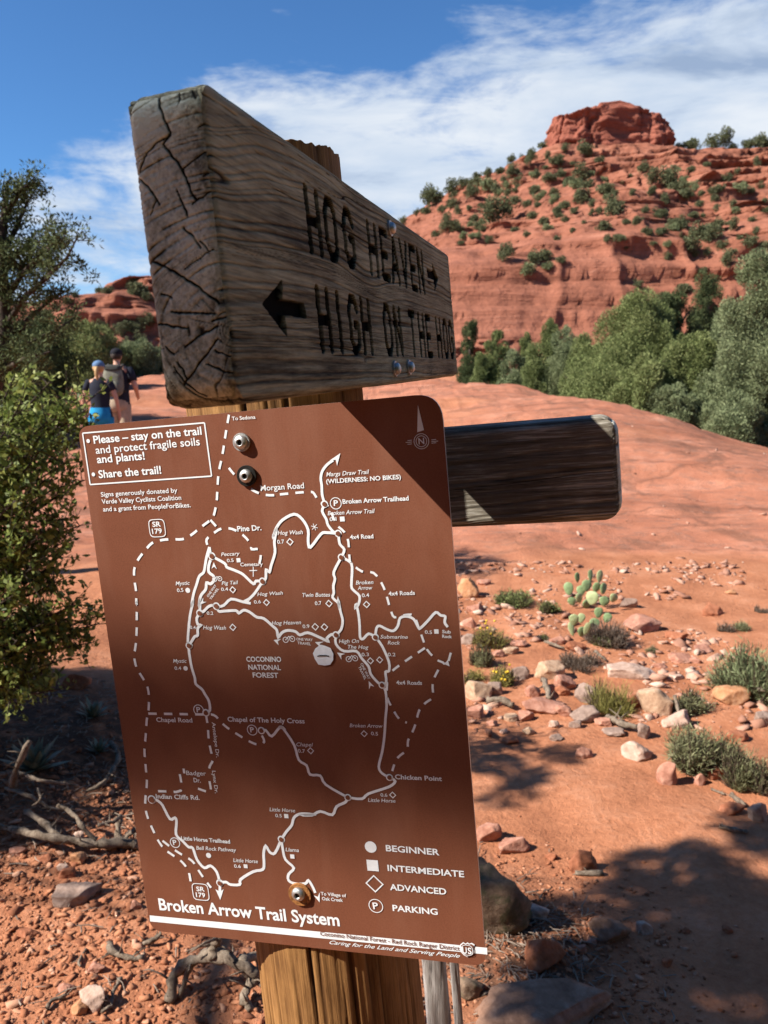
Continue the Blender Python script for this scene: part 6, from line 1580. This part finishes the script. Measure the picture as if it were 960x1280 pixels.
branch('pale_stick', [(s3((680, 455, .10), (692, 500, .05), (708, 552, .01)), .007, .008)], 'thin stick leaning on the pale grey stone', 74)
branch('pale_stick', [(s3((860, 395, .06), (890, 425, .05), (955, 470, .02)), .018, .010), (s3((905, 430, .05), (950, 440, .08)), .010, .006)], 'dead grey branches under the large grey green bush', 75)
branch('pale_stick', [(s3((680, 640, .03), (720, 628, .06), (770, 640, .02)), .018, .022)], 'grey root stub under the largest sage clump', 76)
branch('pale_stick', [(s3((440, 320, .03), (475, 350, .01)), .008, .006)], 'short stick in the dead twig heap', 77)
branch('pale_stick', [([(*z4(380, 266), .006), (*z4(466, 268), .006)], .010, .009)], 'short tan stick at the foot of the three-sided red stone', 78)
branch('pale_stick', [([(*z4(815, 125, ), .008), (*z4(860, 138), .010), (*z4(900, 142), .006)], .010, .006)], 'white bark strip on the trail at the right', 79)
branch('pale_stick', [([(*z4(790, 15), .006), (*z4(830, 32), .006)], .005, .004)], 'thin white twig above the bark strip', 80)
branch('pale_stick', [([(*z4(850, 30), .02), (*z4(890, 66), .01)], .010, .008)], 'grey stick beside the grey leaning stone', 81)

# --- dry litter under the bush and by the boulder
def litter():
    r_ = random.Random(9); mb = MB()
    for k in range(2600):
        if k % 5 == 1: x, y = r_.uniform(-1.5, 0.05), r_.uniform(1.45, 3.6)
        elif k % 5 > 1: x, y = r_.uniform(-1.7, -0.35), r_.uniform(2.35, 3.7)
        else: x, y = r_.gauss(0.38, 0.12), r_.gauss(1.92, 0.16)
        z = gz(x, y) + 0.006; a = r_.uniform(0, 6.28); L = r_.uniform(0.01, 0.05) * r_.uniform(.5, 1.6)
        d = Vector((math.cos(a), math.sin(a), r_.uniform(-.1, .25))); p = Vector((x, y, z)); q = p + d * L
        m_ = (p + q) / 2 + Vector((r_.uniform(-.1, .1), r_.uniform(-.1, .1), .05)) * L
        L *= 1.0; rr = r_.uniform(0.0008, 0.0026); mb.add(tube([p, m_, q], [rr, rr, rr * .5], 4, False))
    o = mb.build('dry_twigs', M['dryshrub2'], None); tag(o, kind='stuff')
M['dryshrub2'] = simple_mat('twig_litter', (0.22, 0.165, 0.125), 0.9, 0, 0.6, 12)
litter()

# --- split weathered stake behind the post
def stake():
    root = empty('weathered_stake'); p = P(548, 1330, 0.92); gzv = gz(p.x, p.y + 0.1)
    for (x0, x1, Y, seed, top) in ((524, 558, 0.90, 1, 1130), (560, 572, 0.885, 2, 1120)):
        xm = (x0 + x1) / 2; a = P(xm + 9, 1300, Y); t = P(xm - 5, top, Y); w = (x1 - x0) / F * Y
        d = (a - t).normalized(); b = a + d * ((a.z - gzv + 0.05) / max(0.2, -d.z))
        n, ns = 120, 26; vs = []
        for i in range(n):
            c_ = t.lerp(b, i / (n - 1))
            for k in range(ns):
                th = 2 * math.pi * k / ns; ex = (abs(math.cos(th)) ** 5 + abs(math.sin(th)) ** 5) ** -0.2
                rr = w / 2 * ex * (1 + 0.10 * float(vnoise(math.cos(th) * 5, math.sin(th) * 5, i * 0.10, seed)) - 0.16 * max(0, 1 - abs(float(vnoise(math.cos(th) * 9, math.sin(th) * 9, i * 0.045, seed + 3))) / 0.12))
                vs.append((c_.x + rr * math.cos(th), c_.y + rr * 0.8 * math.sin(th), c_.z + (0.01 * float(vnoise(th * 3, 0, 0, seed)) if i == 0 else 0)))
        fs = [(i * ns + k, i * ns + (k + 1) % ns, (i + 1) * ns + (k + 1) % ns, (i + 1) * ns + k) for i in range(n - 1) for k in range(ns)] + [tuple(range(ns))[::-1]]
        me = mesh_np('stake_half', vs, fs, True); add('stake_half', me, M['stakewood'], root)
    tag(root, 'grey weathered stake split in two beside the post', 'stake')
def stake_mat():
    m, N, b = mat_new('silver_stake_wood'); co = N.coord('Object')
    f1 = N.noise(N.mapping(co, scale=(130, 130, 3)), 1.6, 6, 0.75, 0.3); sp_ = N.noise(N.mapping(co, scale=(60, 60, 14)), 2.0, 5, 0.7)
    v = N.math('ADD', N.math('MULTIPLY', f1, 0.7), N.math('MULTIPLY', sp_, 0.3))
    N.link(N.ramp(v, [(0.36, (0.035, 0.03, 0.028)), (0.46, (0.24, 0.215, 0.195)), (0.62, (0.42, 0.39, 0.36))]), b.inputs['Base Color']); b.inputs['Roughness'].default_value = 0.9
    N.link(N.bump(v, 0.7, 0.004), b.inputs['Normal']); return m
M['stakewood'] = stake_mat()
stake()
# ------------------------------------------------------------------ the two hikers walking away
def cloth_mat(name, col, var=0.18): return simple_mat(name, col, 0.9, 0, var, 14, 0.1, 0.3)
M['skin'] = simple_mat('skin', (0.50, 0.27, 0.18), 0.55, 0, 0.06, 30, 0.3)
M['navy'] = cloth_mat('navy_cotton', (0.022, 0.024, 0.034)); M['blue'] = cloth_mat('blue_shorts', (0.02, 0.21, 0.42)); M['bluecap'] = cloth_mat('blue_cap', (0.10, 0.17, 0.28))
M['blond'] = simple_mat('blond_hair', (0.40, 0.25, 0.11), 0.6, 0, 0.35, 60); M['darkhair'] = simple_mat('dark_hair', (0.035, 0.025, 0.018), 0.6, 0, 0.3, 60)
M['khaki'] = cloth_mat('khaki_cotton', (0.36, 0.28, 0.20)); M['blackcap'] = cloth_mat('black_cap', (0.016, 0.016, 0.020)); M['pack'] = cloth_mat('olive_grey_pack', (0.17, 0.165, 0.125), 0.35); M['packdark'] = cloth_mat('pack_webbing', (0.05, 0.05, 0.045)); M['shoe'] = cloth_mat('brown_shoe', (0.10, 0.065, 0.045)); M['eye'] = simple_mat('eye', (0.05, 0.04, 0.035), 0.3)
def skin_obj(name, joints, bones, mat, parent, root=0, sub=2):
    me = bpy.data.meshes.new(name); keys = list(joints)
    me.from_pydata([joints[k][0] for k in keys], [(keys.index(a), keys.index(b)) for a, b in bones], []); me.update()
    o = add(name, me, None, parent)
    md = o.modifiers.new('skin', 'SKIN'); md.use_smooth_shade = True
    for i, k in enumerate(keys):
        r = joints[k][1]; r = r if isinstance(r, tuple) else (r, r)
        me.skin_vertices[0].data[i].radius = r; me.skin_vertices[0].data[i].use_root = (i == root)
    s = o.modifiers.new('sub', 'SUBSURF'); s.levels = sub; s.render_levels = sub
    dg = bpy.context.evaluated_depsgraph_get(); dg.update()
    m2 = bpy.data.meshes.new_from_object(o.evaluated_get(dg)); o.modifiers.clear(); o.data = m2; m2.materials.clear(); m2.materials.append(mat)
    m2.polygons.foreach_set('use_smooth', np.ones(len(m2.polygons), bool)); return o
def ellip(name, c, r, mat, parent, cut=None, bumpy=0.0, seed=0):
    V = ICO_V.copy()
    if bumpy: V = V * (1 + bumpy * fbm(V[:, 0] * 3, V[:, 1] * 3, V[:, 2] * 3, seed, 3))[:, None]
    if cut is not None: V[:, 2] = np.maximum(V[:, 2], cut)
    return add(name, mesh_np(name, V * np.array(r) + np.array(c), ICO_F, True), mat, parent)
def person(h, sex, loc, rz, label):
    root = empty('person', loc, rz); s = h / 1.75; m = sex == 'm'
    sh = (0.195 if m else 0.165) ; hp = 0.095 if m else 0.10
    J = {'pelvis': ((0, 0, 0.93), (0.145 if m else 0.15, 0.105)), 'waist': ((0, 0.01, 1.08), (0.135 if m else 0.115, 0.095)), 'chest': ((0, 0.01, 1.28), (0.165 if m else 0.14, 0.11)), 'upper': ((0, 0.0, 1.41), (0.14 if m else 0.115, 0.09)), 'neck': ((0, 0.005, 1.50), 0.055), 'neck2': ((0, 0.02, 1.56), 0.052), 'jaw': ((0, 0.035, 1.60), (0.066, 0.075)), 'head': ((0, 0.03, 1.665), (0.078, 0.096)), 'crown': ((0, 0.02, 1.715), (0.06, 0.075)), 'nose': ((0, 0.125, 1.635), 0.012), 'ear_l': ((-0.083, 0.02, 1.64), 0.014), 'ear_r': ((0.083, 0.02, 1.64), 0.014)}
    B = [('pelvis', 'waist'), ('waist', 'chest'), ('chest', 'upper'), ('upper', 'neck'), ('neck', 'neck2'), ('neck2', 'jaw'), ('jaw', 'head'), ('head', 'crown'), ('head', 'nose'), ('head', 'ear_l'), ('head', 'ear_r')]
    arms = {'l': ((-0.26, 0.0, 1.17), (-0.275, 0.08, 0.94)), 'r': ((0.26, -0.02, 1.17), (0.27, 0.06, 0.94))}
    if m: arms = {'l': ((-0.27, -0.03, 1.15), (-0.25, 0.16, 1.00)), 'r': ((0.30, -0.05, 1.15), (0.27, 0.15, 1.02))}
    fwd = 0.20 if m else 0.16
    legs = {'l': ((-hp, fwd * .55, 0.50), (-hp, fwd * .55, 0.09)), 'r': ((hp, 0.02, 0.50), (hp, -fwd * 1.1, 0.13))}
    for k, sg in (('l', -1), ('r', 1)):
        J['sh_' + k] = ((sg * sh, 0, 1.42), 0.062 if m else 0.052); J['el_' + k] = (arms[k][0], 0.042 if m else 0.036); J['wr_' + k] = (arms[k][1], 0.029 if m else 0.025)
        w_ = Vector(arms[k][1]); d = (w_ - Vector(arms[k][0])).normalized()
        J['pa_' + k] = (tuple(w_ + d * 0.07), (0.036, 0.018)); B += [('upper', 'sh_' + k), ('sh_' + k, 'el_' + k), ('el_' + k, 'wr_' + k), ('wr_' + k, 'pa_' + k)]
        for i in range(4):
            o_ = Vector((0.0, (i - 1.5) * 0.017, 0)); p1 = w_ + d * 0.11 + o_; p2 = w_ + d * (0.165 - 0.012 * abs(i - 1.3)) + o_ + Vector((-sg * 0.02, 0, 0))
            J['f%d_%s' % (i, k)] = (tuple(p1), 0.0095); J['g%d_%s' % (i, k)] = (tuple(p2), 0.008); B += [('pa_' + k, 'f%d_%s' % (i, k)), ('f%d_%s' % (i, k), 'g%d_%s' % (i, k))]
        J['th_' + k] = (tuple(w_ + d * 0.07 + Vector((-sg * 0.015, 0.05, 0))), 0.010); B.append(('wr_' + k, 'th_' + k))
        kn, an = legs[k]
        J['hip_' + k] = ((sg * hp, 0, 0.86), 0.088); J['kn_' + k] = (kn, 0.060); J['ca_' + k] = (tuple(Vector(kn).lerp(Vector(an), .3) + Vector((0, -0.012, 0))), 0.058); J['an_' + k] = (an, 0.038)
        J['toe_' + k] = ((an[0], an[1] + 0.15, max(0.035, an[2] - 0.06)), 0.032); B += [('pelvis', 'hip_' + k), ('hip_' + k, 'kn_' + k), ('kn_' + k, 'ca_' + k), ('ca_' + k, 'an_' + k), ('an_' + k, 'toe_' + k)]
    body = skin_obj('body', J, B, M['skin'], root)
    g = 0.018
    def grow(k, e): 
        p, r = J[k]; r = r if isinstance(r, tuple) else (r, r); return (p, (r[0] + e, r[1] + e))
    def loft(rings, n=20, flip=False):
        vs = [(cx_ + rx * math.cos(2 * math.pi * k / n), cy_ + ry * math.sin(2 * math.pi * k / n), z_) for (cx_, cy_, z_, rx, ry) in rings for k in range(n)]
        return vs, [(i * n + k, i * n + (k + 1) % n, (i + 1) * n + (k + 1) % n, (i + 1) * n + k) for i in range(len(rings) - 1) for k in range(n)]
    sb_ = MB()
    if m: rr_ = [(0, 0, 0.86, .185, .150), (0, 0, 0.95, .183, .148), (0, 0, 1.06, .175, .135), (0, .005, 1.20, .188, .138), (0, .005, 1.32, .198, .138), (0, 0, 1.42, .180, .115), (0, 0, 1.475, .105, .085), (0, 0.005, 1.505, .066, .066)]
    else: rr_ = [(0, 0, 0.87, .185, .148), (0, 0, 0.95, .178, .140), (0, 0, 1.06, .145, .115), (0, .005, 1.20, .156, .122), (0, .005, 1.32, .168, .125), (0, 0, 1.41, .158, .102), (0, 0, 1.47, .095, .078), (0, 0.005, 1.50, .062, .062)]
    sb_.add(loft(rr_))
    for k, sg in (('l', -1), ('r', 1)):
        a_ = Vector(J['sh_' + k][0]); e_ = Vector(J['el_' + k][0]); q_ = 0.066 if m else 0.058
        sb_.add(tube([a_ + Vector((-sg * .07, 0, 0.0)), a_, a_.lerp(e_, .25), a_.lerp(e_, .66 if m else .5)], [q_ * .85, q_ * 1.08, q_ * 1.06, q_ * 1.02], 14))
    sb_.build('shirt', M['navy'], root)
    kb_ = MB(); kb_.add(loft([(0, 0, 1.03, .155, .125), (0, -.01, 0.95, .172, .140), (0, -.015, 0.88, .180, .148), (0, -.01, 0.80, .176, .135), (0, 0, .76, .12, .09)]))
    for k in 'lr':
        a_ = Vector(J['hip_' + k][0]); e_ = Vector(J['kn_' + k][0]); q_ = 0.95 if m else 0.50
        kb_.add(tube([a_ + Vector((0, 0, .02)), a_.lerp(e_, q_ * .4), a_.lerp(e_, q_ * .8), a_.lerp(e_, q_)], [.104, .100, .094, .093], 16, False))
    kb_.build('shorts', M['khaki'] if m else M['blue'], root)
    for sg in (-1, 1): ellip('eye', (sg * 0.032, 0.112, 1.655), (0.012, 0.008, 0.007), M['eye'], body)
    ellip('hair', (0, 0.0, 1.655), (0.087, 0.092, 0.088), M['darkhair'] if m else M['blond'], root, -0.75, 0.06, 3)
    cap = ellip('cap', (0, 0.02, 1.685), (0.094, 0.112, 0.085), M['blackcap'] if m else M['bluecap'], root, -0.15)
    bm_ = bmesh.new(); n = 14; vs = []
    for k in range(n + 1):
        a = math.pi * k / n; vs.append((bm_.verts.new((0.085 * math.cos(a), 0.11 + 0.095 * math.sin(a), 1.672 - 0.02 * math.sin(a))), bm_.verts.new((0.085 * math.cos(a), 0.11 + 0.02 * math.sin(a), 1.680))))
    for k in range(n): bm_.faces.new((vs[k][0], vs[k + 1][0], vs[k + 1][1], vs[k][1]))
    bmesh.ops.solidify(bm_, geom=bm_.faces[:], thickness=0.006); me = bpy.data.meshes.new('brim'); bm_.to_mesh(me); bm_.free(); add('brim', me, cap.data.materials[0], cap)
    if not m:
        skin_obj('ponytail', {'a': ((0, -0.085, 1.67), 0.024), 'b': ((0, -0.125, 1.62), 0.036), 'c': ((0.004, -0.13, 1.54), 0.034), 'd': ((0.008, -0.12, 1.46), 0.014)}, [('a', 'b'), ('b', 'c'), ('c', 'd')], M['blond'], root)
    for k in 'lr':
        an, toe = Vector(J['an_' + k][0]), Vector(J['toe_' + k][0]); skin_obj('shoe', {'h': (tuple(an + Vector((0, -0.03, -0.045))), 0.046), 'a': (tuple(an + Vector((0, 0.0, -0.01))), 0.052), 'm': (tuple(an.lerp(toe, .55)), (0.05, 0.04)), 't': (tuple(toe + Vector((0, .02, -.004))), (0.045, 0.032))}, [('a', 'h'), ('a', 'm'), ('m', 't')], M['shoe'], root)
    root.scale = (s, s, s); tag(root, label, 'person'); return root, J, s
def stand(px, Y): 
    x = (px - CX) / F * (Y * math.cos(PITCH) ); x = P(px, 480, Y).x; return Vector((x, Y, gz(x, Y)))
wp = stand(124, 12.0)
woman, JW, sw = person(1.58, 'f', wp, 0.06, 'woman walking away in navy shirt, blue shorts and blue cap with ponytail')
mp = stand(147, 13.1)
man, JM, sm_ = person(1.70, 'm', mp, 0.02, 'man walking ahead in black cap, dark shirt and khaki shorts')
woman.location.z += P(124, 453, 11.6).z - (woman.location.z + 1.685 * sw + .085 * sw) if False else 0
bp_ = empty('backpack', mp, 0.02)
V = ICO_V.copy(); ex = (np.abs(V) ** 3.2).sum(1) ** (-1 / 3.2); V = V * ex[:, None]
V = V * (1 + 0.06 * fbm(V[:, 0] * 2, V[:, 1] * 2, V[:, 2] * 2, 4, 3))[:, None]
V[:, 1] *= (0.75 + 0.25 * (1 - V[:, 2]) / 2)
add('bag', mesh_np('bag', V * np.array((0.155, 0.10, 0.235)) + np.array((0, -0.215, 1.24)), ICO_F, True), M['pack'], bp_)
V2 = V * np.array((0.11, 0.045, 0.10)) + np.array((0, -0.31, 1.14)); add('front_pocket', mesh_np('front_pocket', V2, ICO_F, True), M['pack'], bp_)
add('lid', mesh_np('lid', V * np.array((0.14, 0.095, 0.05)) + np.array((0, -0.215, 1.455)), ICO_F, True), M['packdark'], bp_)
for sg in (-1, 1):
    sb = MB(); sb.add(tube([(sg * .09, -.14, 1.44), (sg * .115, -.05, 1.505), (sg * .12, .06, 1.48), (sg * .125, .135, 1.36), (sg * .15, .10, 1.2), (sg * .14, -.10, 1.08)], [.018] * 6, 8)); sb.build('strap', M['packdark'], bp_)
bp_.scale = (sm_,) * 3; tag(bp_, 'olive grey backpack on the back of the man in the black cap', 'backpack')
bpy.context.view_layer.update()
